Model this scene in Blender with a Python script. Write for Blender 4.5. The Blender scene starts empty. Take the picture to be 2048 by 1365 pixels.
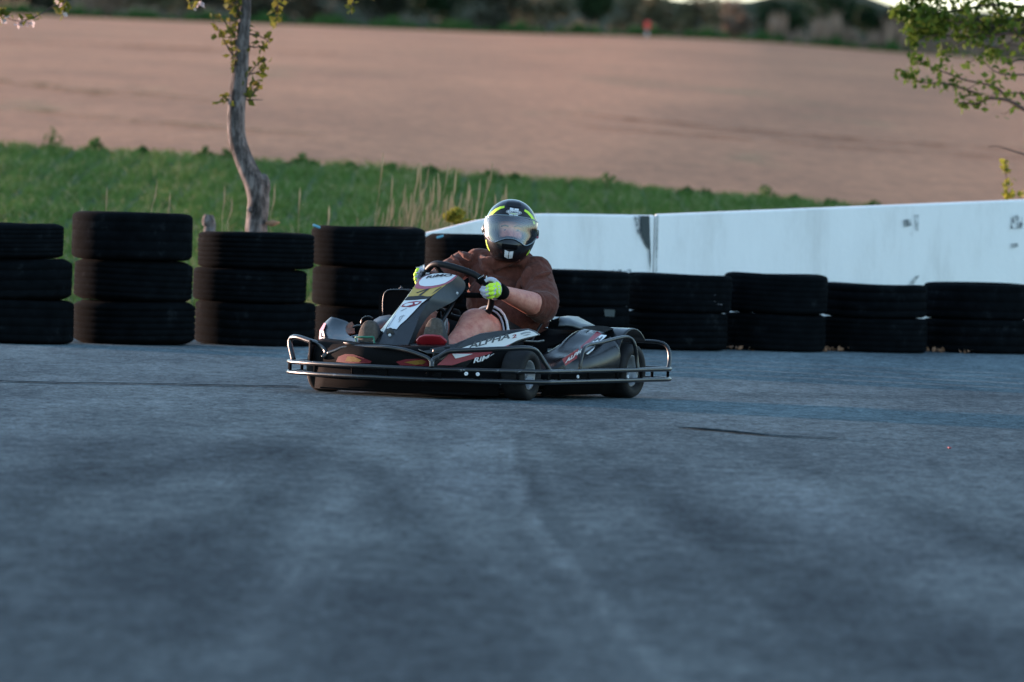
import bpy, bmesh, math, random
import numpy as np
from mathutils import Vector, Matrix
R = math.radians
sc = bpy.context.scene
C = sc.collection
random.seed(7); rng = np.random.default_rng(7)

# ------------------------------------------------------------------ camera
FPX, HCAM, YH, ROLL = 17067.0, 1.3, 280.0, 0.030      # focal length in photo pixels, eye height, horizon row, roll
cd = bpy.data.cameras.new('camera'); cam = bpy.data.objects.new('camera', cd); C.objects.link(cam); sc.camera = cam
cd.sensor_width = 36; cd.lens = FPX/2048*36; cd.clip_start = 1; cd.clip_end = 6000
pit = math.atan((682.5-YH)/FPX)
_u = Vector((0, math.sin(pit), math.cos(pit))); _f = Vector((0, math.cos(pit), -math.sin(pit))); _r = Vector((1, 0, 0))
RT = _r*math.cos(ROLL)+_u*math.sin(ROLL); UP = _u*math.cos(ROLL)-_r*math.sin(ROLL)
cam.matrix_world = Matrix(((RT.x, UP.x, -_f.x, 0), (RT.y, UP.y, -_f.y, 0), (RT.z, UP.z, -_f.z, HCAM), (0, 0, 0, 1)))
cd.dof.use_dof = True; cd.dof.focus_distance = 43.2; cd.dof.aperture_fstop = 5.4
# ------------------------------------------------------------------ sky, sun, exposure
SUN_AZ, SUN_EL = -56, 2.6           # degrees, left of the view direction; low evening sun
w = bpy.data.worlds.new('World'); sc.world = w; w.use_nodes = True
nt = w.node_tree; bg = nt.nodes['Background']
sk = nt.nodes.new('ShaderNodeTexSky'); sk.sky_type = 'NISHITA'; sk.sun_disc = False
sk.sun_elevation = R(SUN_EL); sk.sun_rotation = R(SUN_AZ); sk.ozone_density = 1.6; sk.dust_density = .35
hs = nt.nodes.new('ShaderNodeHueSaturation'); hs.inputs['Saturation'].default_value = 0.62
wb = nt.nodes.new('ShaderNodeMix'); wb.data_type = 'RGBA'; wb.blend_type = 'MULTIPLY'; wb.inputs[0].default_value = 1; wb.inputs[7].default_value = (.70, .94, 1.20, 1)
nt.links.new(sk.outputs[0], hs.inputs['Color']); nt.links.new(hs.outputs[0], wb.inputs[6]); nt.links.new(wb.outputs[2], bg.inputs[0]); bg.inputs[1].default_value = 0.15
sl = bpy.data.lights.new('sun', 'SUN'); sl.energy = 1.9; sl.angle = R(0.6); sl.color = (1.0, 0.64, 0.50)
so = bpy.data.objects.new('sun', sl); C.objects.link(so)
sd = Vector((math.sin(R(SUN_AZ))*math.cos(R(SUN_EL)), math.cos(R(SUN_AZ))*math.cos(R(SUN_EL)), math.sin(R(SUN_EL))))
so.rotation_euler = sd.to_track_quat('Z', 'Y').to_euler()
vs = sc.view_settings; vs.view_transform = 'Standard'; vs.look = 'None'; vs.gamma = 1; vs.exposure = 2.88
sc.cycles.max_bounces = 6; sc.cycles.transparent_max_bounces = 12

# ------------------------------------------------------------------ measuring helpers (photo pixels -> metres)
def ray(px, py):
    return _f + RT*((px-1024)/FPX) + UP*((682.5-py)/FPX)
def at(px, py, Y):
    r = ray(px, py); t = Y/r.y
    return Vector((r.x*t, Y, HCAM+r.z*t))
def ground(px, py):
    r = ray(px, py); t = -HCAM/r.z
    return Vector((r.x*t, r.y*t, 0))
YAW = R(27); FW = Vector((-math.sin(YAW), -math.cos(YAW), 0)); LT = Vector((math.cos(YAW), -math.sin(YAW), 0))
KO = ground(1040, 801) - LT*0.55 - FW*1.06          # kart origin: under the middle of the rear axle
def _k(px, py, i, v):
    r = ray(px, py); d = Vector((0, 0, HCAM))-KO
    kc = (d.dot(FW), d.dot(LT), HCAM); kr = (r.dot(FW), r.dot(LT), r.z)
    t = (v-kc[i])/kr[i]
    return Vector([kc[j]+kr[j]*t for j in range(3)])
def K(px, py, x): return _k(px, py, 0, x)
def KY(px, py, y): return _k(px, py, 1, y)

# ------------------------------------------------------------------ object helpers
def tag(o, label=None, cat=None, group=None, kind=None):
    if label: o['label'] = label
    if cat: o['category'] = cat
    if group: o['group'] = group
    if kind: o['kind'] = kind
    return o
def empty(name, mw=None, loc=None):
    o = bpy.data.objects.new(name, None); C.objects.link(o); o.empty_display_size = .1
    if mw is not None: o.matrix_world = mw
    if loc is not None: o.location = loc
    return o
def sm(ms, a): return a*a*(3-2*a)
def catmull(P, n=6, closed=False):
    P = [Vector(p) for p in P]; out = []; m = len(P)
    rngi = range(m) if closed else range(m-1)
    for i in rngi:
        g = (lambda j: P[j % m]) if closed else (lambda j: P[min(max(j, 0), m-1)])
        a, b, c, d = g(i-1), g(i), g(i+1), g(i+2)
        for k in range(n):
            t = k/n
            out.append(0.5*((2*b)+(c-a)*t+(2*a-5*b+4*c-d)*t*t+(-a+3*b-3*c+d)*t**3))
    if not closed: out.append(P[-1])
    return out
class MB:
    def __init__(s): s.v = []; s.f = []; s.mi = []; s.m = 0
    def add(s, vs, fs):
        o = len(s.v); s.v += [tuple(p) for p in vs]; s.f += [tuple(i+o for i in f) for f in fs]; s.mi += [s.m]*len(fs); return s
    def tube(s, P, r, n=10, smooth=0, closed=False, cap=True):
        if smooth:
            if isinstance(r, (list, tuple)):
                r2 = []; m = len(r)
                for i in range(m-1): r2 += [r[i]+(r[i+1]-r[i])*k/smooth for k in range(smooth)]
                r = r2+[r[-1]]
            P = catmull(P, smooth, closed)
        P = [Vector(p) for p in P]; m = len(P)
        if not isinstance(r, (list, tuple)): r = [r]*m
        T = []
        for i in range(m):
            a = P[(i-1) % m] if (closed or i > 0) else P[0]; b = P[(i+1) % m] if (closed or i < m-1) else P[-1]
            t = (b-a); T.append(t.normalized() if t.length > 1e-9 else Vector((0, 0, 1)))
        nrm = T[0].orthogonal().normalized(); vs = []; fs = []
        for i in range(m):
            nrm = (nrm-T[i]*nrm.dot(T[i])); nrm = nrm.normalized() if nrm.length > 1e-6 else T[i].orthogonal().normalized()
            bn = T[i].cross(nrm)
            for k in range(n):
                a = 2*math.pi*k/n; vs.append(P[i]+(nrm*math.cos(a)+bn*math.sin(a))*r[i])
        for i in range(m if closed else m-1):
            j = (i+1) % m
            for k in range(n): fs.append((i*n+k, i*n+(k+1) % n, j*n+(k+1) % n, j*n+k))
        if not closed and cap:
            fs.append(tuple(range(n-1, -1, -1))); fs.append(tuple((m-1)*n+k for k in range(n)))
        return s.add(vs, fs)
    def box(s, c, d, rot=None):
        c = Vector(c); vs = []
        for x in (-1, 1):
            for y in (-1, 1):
                for z in (-1, 1):
                    p = Vector((x*d[0]/2, y*d[1]/2, z*d[2]/2)); vs.append(c+(rot @ p if rot else p))
        return s.add(vs, [(0, 1, 3, 2), (4, 6, 7, 5), (0, 4, 5, 1), (2, 3, 7, 6), (0, 2, 6, 4), (1, 5, 7, 3)])
    def ell(s, c, r, rot=None, nu=20, nv=12):
        c = Vector(c); vs = []; fs = []
        if not hasattr(r, '__len__'): r = (r, r, r)
        for i in range(1, nv):
            th = math.pi*i/nv
            for j in range(nu):
                ph = 2*math.pi*j/nu
                p = Vector((r[0]*math.sin(th)*math.cos(ph), r[1]*math.sin(th)*math.sin(ph), r[2]*math.cos(th)))
                vs.append(c+(rot @ p if rot else p))
        t = Vector((0, 0, r[2])); vs.append(c+(rot @ t if rot else t)); vs.append(c-(rot @ t if rot else t)); N = len(vs)
        for i in range(nv-2):
            for j in range(nu): fs.append((i*nu+j, (i+1)*nu+j, (i+1)*nu+(j+1) % nu, i*nu+(j+1) % nu))
        for j in range(nu):
            fs.append((N-2, j, (j+1) % nu)); fs.append((N-1, (nv-2)*nu+(j+1) % nu, (nv-2)*nu+j))
        return s.add(vs, fs)
    def cap(s, p, r1, q, r2, n=14):
        s.tube([p, q], [r1, r2], n); s.ell(p, r1, None, n, 8); return s.ell(q, r2, None, n, 8)
    def grid(s, rows, closed_u=False):
        m = len(rows); n = len(rows[0]); vs = [p for r in rows for p in r]; fs = []
        for i in range(m-1):
            for j in range(n if closed_u else n-1):
                fs.append((i*n+j, i*n+(j+1) % n, (i+1)*n+(j+1) % n, (i+1)*n+j))
        return s.add(vs, fs)
    def lathe(s, prof, axis='x', n=40, c=(0, 0, 0), closed=False):
        rows = []
        for (a, r) in prof:
            row = []
            for k in range(n):
                t = 2*math.pi*k/n; u, v = r*math.cos(t), r*math.sin(t)
                p = {'x': (a, u, v), 'y': (u, a, v), 'z': (u, v, a)}[axis]
                row.append((p[0]+c[0], p[1]+c[1], p[2]+c[2]))
            rows.append(row)
        if closed: rows.append(rows[0])
        return s.grid(rows, True)
    def build(s, name, mat, parent=None, smooth=True, mods=()):
        me = bpy.data.meshes.new(name); me.from_pydata(s.v, [], s.f); me.update()
        mats = mat if isinstance(mat, (list, tuple)) else [mat]
        for m in mats: me.materials.append(m)
        if len(mats) > 1: me.polygons.foreach_set('material_index', s.mi)
        if smooth: me.polygons.foreach_set('use_smooth', [True]*len(me.polygons))
        bm = bmesh.new(); bm.from_mesh(me)
        bmesh.ops.recalc_face_normals(bm, faces=bm.faces); bm.to_mesh(me); bm.free()
        o = bpy.data.objects.new(name, me); C.objects.link(o)
        if parent: o.parent = parent
        for md in mods:
            t = o.modifiers.new(md[0], md[0])
            for k, v in md[1].items(): setattr(t, k, v)
        return o
def fast_mesh(name, V, F, mat, parent=None, smooth=False):
    me = bpy.data.meshes.new(name); V = np.asarray(V, dtype=np.float32); F = np.asarray(F, dtype=np.int32); k = F.shape[1]
    me.vertices.add(len(V)); me.vertices.foreach_set('co', V.ravel()); me.loops.add(F.size); me.loops.foreach_set('vertex_index', F.ravel())
    me.polygons.add(len(F)); me.polygons.foreach_set('loop_start', np.arange(0, F.size, k, dtype=np.int32))
    me.update(calc_edges=True); me.materials.append(mat)
    if smooth: me.polygons.foreach_set('use_smooth', [True]*len(F))
    o = bpy.data.objects.new(name, me); C.objects.link(o)
    if parent: o.parent = parent
    return o
def leaf_geo(P, size, flat=0.0):
    """many small folded leaves at the points P, random orientation"""
    P = np.asarray(P, dtype=float); n = len(P); s = size*rng.uniform(.6, 1.3, (n, 1))
    a = rng.normal(size=(n, 3)); a /= np.linalg.norm(a, axis=1, keepdims=True)
    b = rng.normal(size=(n, 3)); b -= a*(a*b).sum(1, keepdims=True); b /= np.linalg.norm(b, axis=1, keepdims=True)
    c = np.cross(a, b)
    V = np.stack([P-a*s*.5, P+b*s*.34+c*s*.10, P+a*s*.55, P-b*s*.34+c*s*.10], 1).reshape(-1, 3)
    i = np.arange(n)[:, None]*4
    F = np.concatenate([i+np.array([[0, 1, 2]]), i+np.array([[0, 2, 3]])], 0)
    return V, F

# ------------------------------------------------------------------ materials
def mat(name, col=(.5, .5, .5), rough=.6, metal=0., spec=.5, coat=0., **kw):
    m = bpy.data.materials.new(name); m.use_nodes = True; b = m.node_tree.nodes['Principled BSDF']
    b.inputs['Base Color'].default_value = (*col, 1); b.inputs['Roughness'].default_value = rough; b.inputs['Metallic'].default_value = metal
    b.inputs['Specular IOR Level'].default_value = spec; b.inputs['Coat Weight'].default_value = coat; b.inputs['Coat Roughness'].default_value = .12
    return m
def N(m, t, **kw):
    n = m.node_tree.nodes.new(t)
    for k, v in kw.items():
        if k in n.inputs: n.inputs[k].default_value = v
        else: setattr(n, k, v)
    return n
def L(m, a, b): m.node_tree.links.new(a, b)
def coords(m, scale=(1, 1, 1), kind='Object'):
    tc = N(m, 'ShaderNodeTexCoord'); mp = N(m, 'ShaderNodeMapping'); mp.inputs['Scale'].default_value = scale
    L(m, tc.outputs[kind], mp.inputs['Vector']); return mp.outputs[0]
def noise(m, scale=(1, 1, 1), s=1., detail=4., rough=.6, kind='Object'):
    n = N(m, 'ShaderNodeTexNoise'); n.inputs['Scale'].default_value = s; n.inputs['Detail'].default_value = detail; n.inputs['Roughness'].default_value = rough
    L(m, coords(m, scale, kind), n.inputs['Vector']); return n.outputs['Fac']
def ramp(m, src, stops):
    r = N(m, 'ShaderNodeValToRGB'); e = r.color_ramp.elements
    while len(e) < len(stops): e.new(.5)
    for i, (p, c) in enumerate(stops):
        e[i].position = p; e[i].color = (*c, 1) if len(c) == 3 else c
    L(m, src, r.inputs[0]); return r.outputs[0]
def mixc(m, f, a, b, mode='MIX'):
    x = N(m, 'ShaderNodeMix', data_type='RGBA', blend_type=mode)
    if isinstance(f, (int, float)): x.inputs[0].default_value = f
    else: L(m, f, x.inputs[0])
    for s, i in ((a, 6), (b, 7)):
        if isinstance(s, tuple): x.inputs[i].default_value = (*s, 1)
        else: L(m, s, x.inputs[i])
    return x.outputs[2]
def setc(m, src, inp='Base Color'): L(m, src, m.node_tree.nodes['Principled BSDF'].inputs[inp])
def bump(m, src, strength=.3, dist=.01):
    b = N(m, 'ShaderNodeBump'); b.inputs['Strength'].default_value = strength; b.inputs['Distance'].default_value = dist
    L(m, src, b.inputs['Height']); L(m, b.outputs[0], m.node_tree.nodes['Principled BSDF'].inputs['Normal'])
def mth(m, op, a, b=None):
    x = N(m, 'ShaderNodeMath', operation=op)
    for i, s in enumerate((a, b)):
        if s is None: continue
        if isinstance(s, (int, float)): x.inputs[i].default_value = s
        else: L(m, s, x.inputs[i])
    return x.outputs[0]
def leaf_mat(name, c1, c2, c3, s=9., trans=.35):
    m = mat(name, c1, .75, 0, .12); col = ramp(m, noise(m, (1, 1, 1), s, 3, .7), [(.32, c1), (.5, c2), (.68, c3)]); setc(m, col)
    t = N(m, 'ShaderNodeBsdfTranslucent'); L(m, col, t.inputs[0]); x = N(m, 'ShaderNodeMixShader'); x.inputs[0].default_value = trans
    L(m, m.node_tree.nodes['Principled BSDF'].outputs[0], x.inputs[1]); L(m, t.outputs[0], x.inputs[2])
    L(m, x.outputs[0], m.node_tree.nodes['Material Output'].inputs[0]); return m

# asphalt: fine stone grain, streaks along the driving line, dark rubbered lanes
M = {}
m = M['asphalt'] = mat('asphalt', (.1, .1, .1), 1., 0, .0)
g1 = ramp(m, noise(m, (1, .6, 1), 38, 3, .85), [(.30, (.40, .40, .40)), (.70, (1.6, 1.6, 1.6))])
g2 = ramp(m, noise(m, (1, .22, 1), 2.2, 6, .62), [(.32, (.84, .84, .85)), (.5, (1, 1, 1)), (.68, (1.15, 1.15, 1.15))])
g3 = ramp(m, noise(m, (.55, .11, 1), 1.2, 3, .5), [(.38, (.80, .80, .82)), (.62, (1.12, 1.12, 1.12))])
g4 = ramp(m, noise(m, (1, .28, 1), 11, 5, .8), [(.30, (.58, .58, .59)), (.70, (1.45, 1.45, 1.44))])
c = mixc(m, 1., (.108, .134, .141), g1, 'MULTIPLY'); c = mixc(m, 1., c, g2, 'MULTIPLY'); c = mixc(m, 1., c, g3, 'MULTIPLY'); c = mixc(m, 1., c, g4, 'MULTIPLY')
wa = N(m, 'ShaderNodeAttribute', attribute_name='wear_and_light'); wq = mth(m, 'ADD', wa.outputs['Fac'], mth(m, 'MULTIPLY', mth(m, 'SUBTRACT', noise(m, (1, .25, 1), 5, 4, .7), .5), .5))
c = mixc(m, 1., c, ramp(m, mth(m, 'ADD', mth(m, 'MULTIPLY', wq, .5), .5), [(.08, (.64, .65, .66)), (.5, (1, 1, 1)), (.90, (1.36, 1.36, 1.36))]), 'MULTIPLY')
setc(m, c); bump(m, noise(m, (1, 1, 1), 45, 4, .8), .9, .008)
m = M['soil'] = mat('field_soil', (.3, .2, .15), .95, 0, .1)
s1 = ramp(m, noise(m, (.25, .035, 1), 1.1, 5, .6), [(.28, (.76, .76, .77)), (.5, (1, 1, 1)), (.72, (1.18, 1.18, 1.17))])
s2 = ramp(m, noise(m, (1, .12, 1), 4, 6, .85), [(.25, (.62, .62, .62)), (.75, (1.38, 1.38, 1.38))])
gp = ramp(m, noise(m, (.5, .09, 1), .55, 5, .65), [(.60, (0, 0, 0)), (.74, (.55, .55, .55))])
c = mixc(m, gp, (.47, .180, .090), (.27, .17, .075)); c = mixc(m, 1., c, s1, 'MULTIPLY'); c = mixc(m, 1., c, s2, 'MULTIPLY'); setc(m, c)
m = M['verge'] = mat('verge_soil', (.05, .06, .025), .95, 0, .1)
setc(m, ramp(m, noise(m, (1, .4, 1), 3, 4, .7), [(.35, (.030, .055, .016)), (.65, (.06, .10, .03))]))
M['grass'] = leaf_mat('grass_blades', (.066, .126, .026), (.090, .160, .034), (.13, .19, .05), 1.6, .12)
M['tuft'] = leaf_mat('weed_leaves', (.026, .072, .018), (.045, .105, .025), (.06, .125, .03), 3, .3)
M['dry'] = leaf_mat('dry_grass', (.22, .19, .10), (.33, .28, .17), (.46, .38, .25), 6, .3)
M['leafL'] = leaf_mat('young_leaves', (.07, .08, .014), (.13, .13, .022), (.20, .15, .04), 12, .35)
M['leafR'] = leaf_mat('fresh_leaves', (.035, .065, .010), (.075, .120, .017), (.13, .175, .03), 12, .28)
M['leafY'] = leaf_mat('yellow_green_leaves', (.11, .13, .02), (.20, .20, .03), (.30, .27, .04), 14, .4)
M['blossom'] = leaf_mat('blossom', (.55, .45, .42), (.6, .5, .5), (.5, .42, .36), 12, .4)
M['hedge_dark'] = leaf_mat('hedge_dark', (.018, .020, .013), (.036, .038, .022), (.075, .065, .04), .7, .1)
M['hedge_green'] = leaf_mat('hedge_green', (.010, .024, .011), (.018, .038, .014), (.03, .05, .018), .9, .1)
M['hedge_olive'] = leaf_mat('hedge_olive', (.05, .055, .03), (.13, .115, .065), (.26, .20, .13), .8, .15)
M['hedge_brown'] = leaf_mat('hedge_brown', (.16, .105, .07), (.28, .19, .135), (.42, .29, .21), .9, .2)
m = M['bark'] = mat('bark', (.3, .27, .25), .9, 0, .2)
b1 = noise(m, (1, 1, .35), 16, 6, .7); setc(m, ramp(m, b1, [(.36, (.018, .015, .014)), (.48, (.075, .062, .058)), (.64, (.24, .20, .185))])); bump(m, b1, 1., .03)
m = M['twig'] = mat('twig', (.05, .035, .03), .9)
m = M['concrete'] = mat('white_painted_concrete', (.78, .78, .78), .75, 0, .3)
st = ramp(m, noise(m, (1, 1, .28), 2.6, 6, .7), [(.30, (.84, .83, .82)), (.48, (.97, .97, .97)), (.7, (1.02, 1.02, 1.02))])
sp = ramp(m, noise(m, (1, 1, .8), 8, 5, .75), [(.24, (.70, .68, .66)), (.33, (1, 1, 1))])
c = mixc(m, 1., (.84, .82, .80), st, 'MULTIPLY'); c = mixc(m, .5, c, sp, 'MULTIPLY'); setc(m, c); bump(m, noise(m, (1, 1, 1), 22, 5, .7), .25, .01)
m = M['grime'] = mat('grime', (.05, .06, .06), .9); 
m = M['tyre_wall'] = mat('old_tyre_rubber', (.018, .018, .019), 1., 0, .03)
tn = noise(m, (1, 1, 1), 9, 5, .7); setc(m, ramp(m, tn, [(.35, (.0020, .0028, .0034)), (.6, (.0038, .0050, .0062)), (.72, (.013, .015, .017))])); bump(m, noise(m, (1, 1, 3), 40, 3, .7), .4, .004)
m = M['rubber'] = mat('kart_tyre_rubber', (.014, .014, .015), .7, 0, .3)
setc(m, ramp(m, noise(m, (1, 1, 1), 30, 4, .7), [(.35, (.005, .005, .006)), (.7, (.012, .012, .013))]))
m = M['plastic'] = mat('black_body_plastic', (.016, .018, .021), .30, 0, .5)
pn = noise(m, (1, 1, 1), 14, 6, .75); setc(m, ramp(m, pn, [(.4, (.004, .0048, .006)), (.72, (.011, .013, .016))])); setc(m, ramp(m, noise(m, (1, 1, 1), 9, 5, .7), [(.3, (.24, .24, .24)), (.7, (.40, .40, .40))]), 'Roughness')
m = M['grey_plastic'] = mat('dark_grey_plastic', (.045, .056, .066), .42, 0, .5)
setc(m, ramp(m, noise(m, (1, 1, 1), 11, 6, .75), [(.35, (.020, .027, .034)), (.7, (.045, .056, .066))]))
m = M['tube'] = mat('worn_black_steel', (.02, .02, .022), .3, .0, .6)
sx = noise(m, (1, 1, 1), 22, 6, .75)
setc(m, ramp(m, sx, [(.58, (.006, .007, .008)), (.62, (.03, .034, .038)), (.70, (.26, .27, .29))]))
setc(m, ramp(m, sx, [(.56, (0, 0, 0)), (.66, (.8, .8, .8))]), 'Metallic'); bump(m, sx, .25, .004)
M['nose'] = mat('scuffed_black_plastic', (.004, .0042, .005), .8, 0, .06)
M['black'] = mat('black_paint', (.008, .008, .009), .5)
M['matt'] = mat('matt_black', (.0035, .0035, .004), .9, 0, .06)
M['grip'] = mat('wheel_grip', (.006, .006, .007), .5, 0, .25)
m = M['alu'] = mat('alloy_rim', (.26, .275, .29), .35, .4)
M['steel'] = mat('bright_steel', (.6, .61, .62), .25, 1.)
M['wht'] = mat('white_vinyl', (.66, .67, .69), .35)
M['wht2'] = mat('dusty_white', (.50, .52, .54), .5)
M['red'] = mat('red_vinyl', (.25, .014, .030), .45)
M['pink'] = mat('faded_red_vinyl', (.40, .10, .14), .4)
M['yel'] = mat('yellow_vinyl', (.46, .31, .075), .4)
M['amber'] = mat('amber_sticker', (.26, .12, .02), .5)
M['ink'] = mat('dark_ink', (.012, .013, .02), .4)
M['grey_ink'] = mat('grey_ink', (.28, .30, .33), .5)
M['nose_red'] = mat('dark_red_sticker', (.12, .006, .012), .6, 0, .2); M['nose_amber'] = mat('dark_amber_sticker', (.17, .085, .010), .6, 0, .2)  # darker red and amber than the other stickers
M['inkblue'] = mat('slate_ink', (.05, .06, .075), .4)
M['pedal_r'] = mat('red_pedal', (.28, .012, .02), .4)
M['pedal_g'] = mat('green_pedal', (.01, .13, .07), .4)
m = M['sole'] = mat('shoe_sole', (.075, .06, .05), .85, 0, .2); so_ = noise(m, (1, 1, 1), 60, 3, .6); setc(m, ramp(m, so_, [(.3, (.055, .045, .037)), (.7, (.10, .083, .07))])); bump(m, so_, .5, .004)
M['shoe'] = mat('shoe_fabric', (.03, .03, .032), .8)
M['tan'] = mat('plain_tan', (.15, .10, .075), .8)
m = M['skin'] = mat('skin', (.42, .235, .185), .5, 0, .4); b = m.node_tree.nodes['Principled BSDF']; b.inputs['Subsurface Weight'].default_value = .12; b.inputs['Subsurface Radius'].default_value = (.02, .008, .005); b.inputs['Subsurface Scale'].default_value = .5
bump(m, noise(m, (1, 1, 1), 70, 5, .7), .35, .006)
setc(m, ramp(m, noise(m, (1, 1, 1), 26, 5, .7), [(.3, (.40, .12, .088)), (.5, (.52, .20, .145)), (.7, (.60, .27, .195))]))
m = M['hoodie'] = mat('brown_sweatshirt', (.10, .045, .035), .95, 0, .15); m.node_tree.nodes['Principled BSDF'].inputs['Sheen Weight'].default_value = .08
setc(m, ramp(m, noise(m, (1, 1, 1), 60, 3, .7), [(.3, (.082, .026, .018)), (.7, (.125, .041, .029))])); bump(m, noise(m, (1.6, 1.6, .8), 14, 3, .55), .55, .02)
M['shorts'] = mat('black_shorts', (.008, .008, .009), .85, 0, .2)
M['stripe'] = mat('white_stripe', (.55, .57, .6), .8)
M['stripe2'] = mat('grey_stripe', (.28, .29, .34), .8)
M['helmet'] = mat('helmet_gloss_black', (.006, .006, .008), .24, 0, .35, .25)
M['neon'] = mat('neon_yellow', (.55, .80, .04), .5)
M['neon2'] = mat('neon_glove', (.60, .88, .05), .7)
M['glove'] = mat('grey_white_glove', (.48, .48, .55), .8)
M['trim'] = mat('visor_trim', (.16, .21, .25), .35)
m = M['visor'] = mat('visor_glass', (1, 1, 1), .05)
gl = N(m, 'ShaderNodeBsdfGlossy'); gl.inputs['Roughness'].default_value = .10; gl.inputs['Color'].default_value = (.95, .93, 1, 1)
tp = N(m, 'ShaderNodeBsdfTransparent'); tp.inputs[0].default_value = (.98, .97, .98, 1)
fr = N(m, 'ShaderNodeFresnel'); fr.inputs[0].default_value = 1.35; mx = N(m, 'ShaderNodeMixShader')
L(m, mth(m, 'MINIMUM', mth(m, 'ADD', mth(m, 'MULTIPLY', fr.outputs[0], 1.1), .085), 1.), mx.inputs[0]); L(m, tp.outputs[0], mx.inputs[1]); L(m, gl.outputs[0], mx.inputs[2])
L(m, mx.outputs[0], m.node_tree.nodes['Material Output'].inputs[0])

# ------------------------------------------------------------------ terrain
def interp(tab, x):
    if x <= tab[0][0]: return tab[0][1]
    for (a, b), (c2, d) in zip(tab, tab[1:]):
        if x <= c2: return b+(d-b)*(x-a)/(c2-a)
    return tab[-1][1]
EDGE = [(-300, 280), (0, 294), (400, 314), (700, 335), (1000, 358), (1250, 376), (1500, 397), (1750, 417), (2048, 436), (2400, 450)]
FAR = [(-400, 16), (0, 28), (300, 40), (700, 54), (1000, 66), (1300, 73), (1500, 82), (1800, 106), (2048, 120), (2500, 140)]
Y0, Y1, Y2 = 57.5, 85., 350.
def tabz(tab, Yv): return [(at(px, py, Yv).x/Yv, at(px, py, Yv).z) for px, py in tab]
TB, TF = tabz(EDGE, Y1), tabz(FAR, Y2)
def hgt(x, Y):
    if Y <= Y0: return 0.
    u = x/Y; zb = interp(TB, u); zf = interp(TF, u)
    if Y <= Y1:
        t = (Y-Y0)/(Y1-Y0); return zb*t
    if Y <= Y2: return zb+(zf-zb)*(Y-Y1)/(Y2-Y1)
    return zf+min(1, (Y-Y2)/400)*(6.2-zf)
def terrain(name, Ys, us, mt):
    mb = MB(); mb.grid([[(u*Y, Y, hgt(u*Y, Y)) for u in us] for Y in Ys])
    return tag(mb.build(name, mt), kind='structure')
us = [-3, -1.5, -.7, -.4, -.25, -.15]+[-.1+.2*i/48 for i in range(49)]+[.15, .25, .4, .7, 1.5, 3]
terrain('grass_verge_ground', [56.2+(Y1-56.2)*i/24 for i in range(25)], us, M['verge'])
terrain('ploughed_field', [Y1+(Y2-Y1)*i/40 for i in range(41)], us, M['soil'])
terrain('far_meadow', [Y2, 360, 380, 420, 500, 600, 750, 1000, 1500, 2500, 5000], us, M['verge'])
mb = MB(); mb.grid([[(x, y, -.05) for x in (-300, -30, 0, 30, 300)] for y in (-200, 0, 30, 57.3)]); tag(mb.build('ground', M['verge']), kind='structure')
def seg_d(x, y, P):
    """distance of points to a polyline in metres, and position along it"""
    best = np.full(x.shape, 1e9)
    for a, b in zip(P, P[1:]):
        dx, dy = b[0]-a[0], b[1]-a[1]; t = np.clip(((x-a[0])*dx+(y-a[1])*dy)/(dx*dx+dy*dy), 0, 1)
        best = np.minimum(best, np.hypot(x-a[0]-t*dx, (y-a[1]-t*dy)*.35))
    return best
gx = np.array([-80, -40, -20, -10, -6]+list(np.arange(-4, 4.01, .045))+[6, 10, 20, 40, 80]); gy = np.array([-30, -10, 5, 12]+list(np.arange(16, 56.5, .22))+[56.7])
GX, GY = np.meshgrid(gx, gy); wear_and_light = np.zeros(GX.shape)
LANES = [([(1014, 866), (1018, 890), (1030, 940), (1052, 1010), (1090, 1080), (1150, 1150), (1240, 1260), (1380, 1400)], .028, .85), ([(1026, 866), (1034, 900), (1052, 950), (1080, 1010), (1130, 1080)], .05, -.85),
         ([(1090, 870), (1120, 920), (1170, 1000)], .09, -.5), ([(600, 880), (480, 905), (330, 930), (230, 960)], .20, -.55), ([(620, 900), (560, 960), (470, 1050), (330, 1180), (150, 1360)], .16, -.6),
         ([(180, 890), (120, 960), (-20, 1080)], .16, -.45), ([(1180, 900), (1300, 980), (1480, 1110), (1720, 1320)], .14, -.5), ([(720, 930), (780, 1010), (870, 1120), (1010, 1320)], .12, -.45), ([(1330, 860), (1500, 900), (1750, 990), (2050, 1120)], .12, -.35),
         ([(960, 820), (950, 880), (930, 940), (960, 1000)], .14, .5), ([(760, 830), (730, 900)], .12, .35), ([(700, 960), (640, 1060), (540, 1200), (440, 1390)], .07, .4), ([(880, 960), (960, 1080), (1090, 1220), (1240, 1400)], .07, .3),
         ([(1560, 980), (1760, 1080), (2060, 1230)], .25, .55), ([(1260, 1010), (1400, 1110), (1600, 1300)], .06, .35), ([(60, 800), (-20, 900)], .3, .3), ([(0, 1330), (300, 1360)], .3, -.5), ([(1150, 786), (1500, 790), (2100, 796)], .25, -.35), ([(-50, 800), (500, 812)], .2, .25)]
for pts, wd_, am in LANES:
    P_ = [tuple(ground(*p)[:2]) for p in pts]; dd = seg_d(GX, GY, P_); wear_and_light += am*np.exp(-(dd/wd_)**2)
wear_and_light += -.72*np.clip((33-GY)/8, 0, 1)+.50*np.clip((GY-40)/11, 0, 1)  # darker towards the near end; grazing light painted into the far band
ny, nx = GX.shape; idx = np.arange(ny*nx).reshape(ny, nx)
F = np.stack([idx[:-1, :-1], idx[:-1, 1:], idx[1:, 1:], idx[1:, :-1]], -1).reshape(-1, 4)
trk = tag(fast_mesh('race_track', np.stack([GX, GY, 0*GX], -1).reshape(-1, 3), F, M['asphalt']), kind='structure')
at_ = trk.data.attributes.new('wear_and_light', 'FLOAT', 'POINT'); at_.data.foreach_set('value', wear_and_light.ravel().astype(np.float32))

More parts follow.
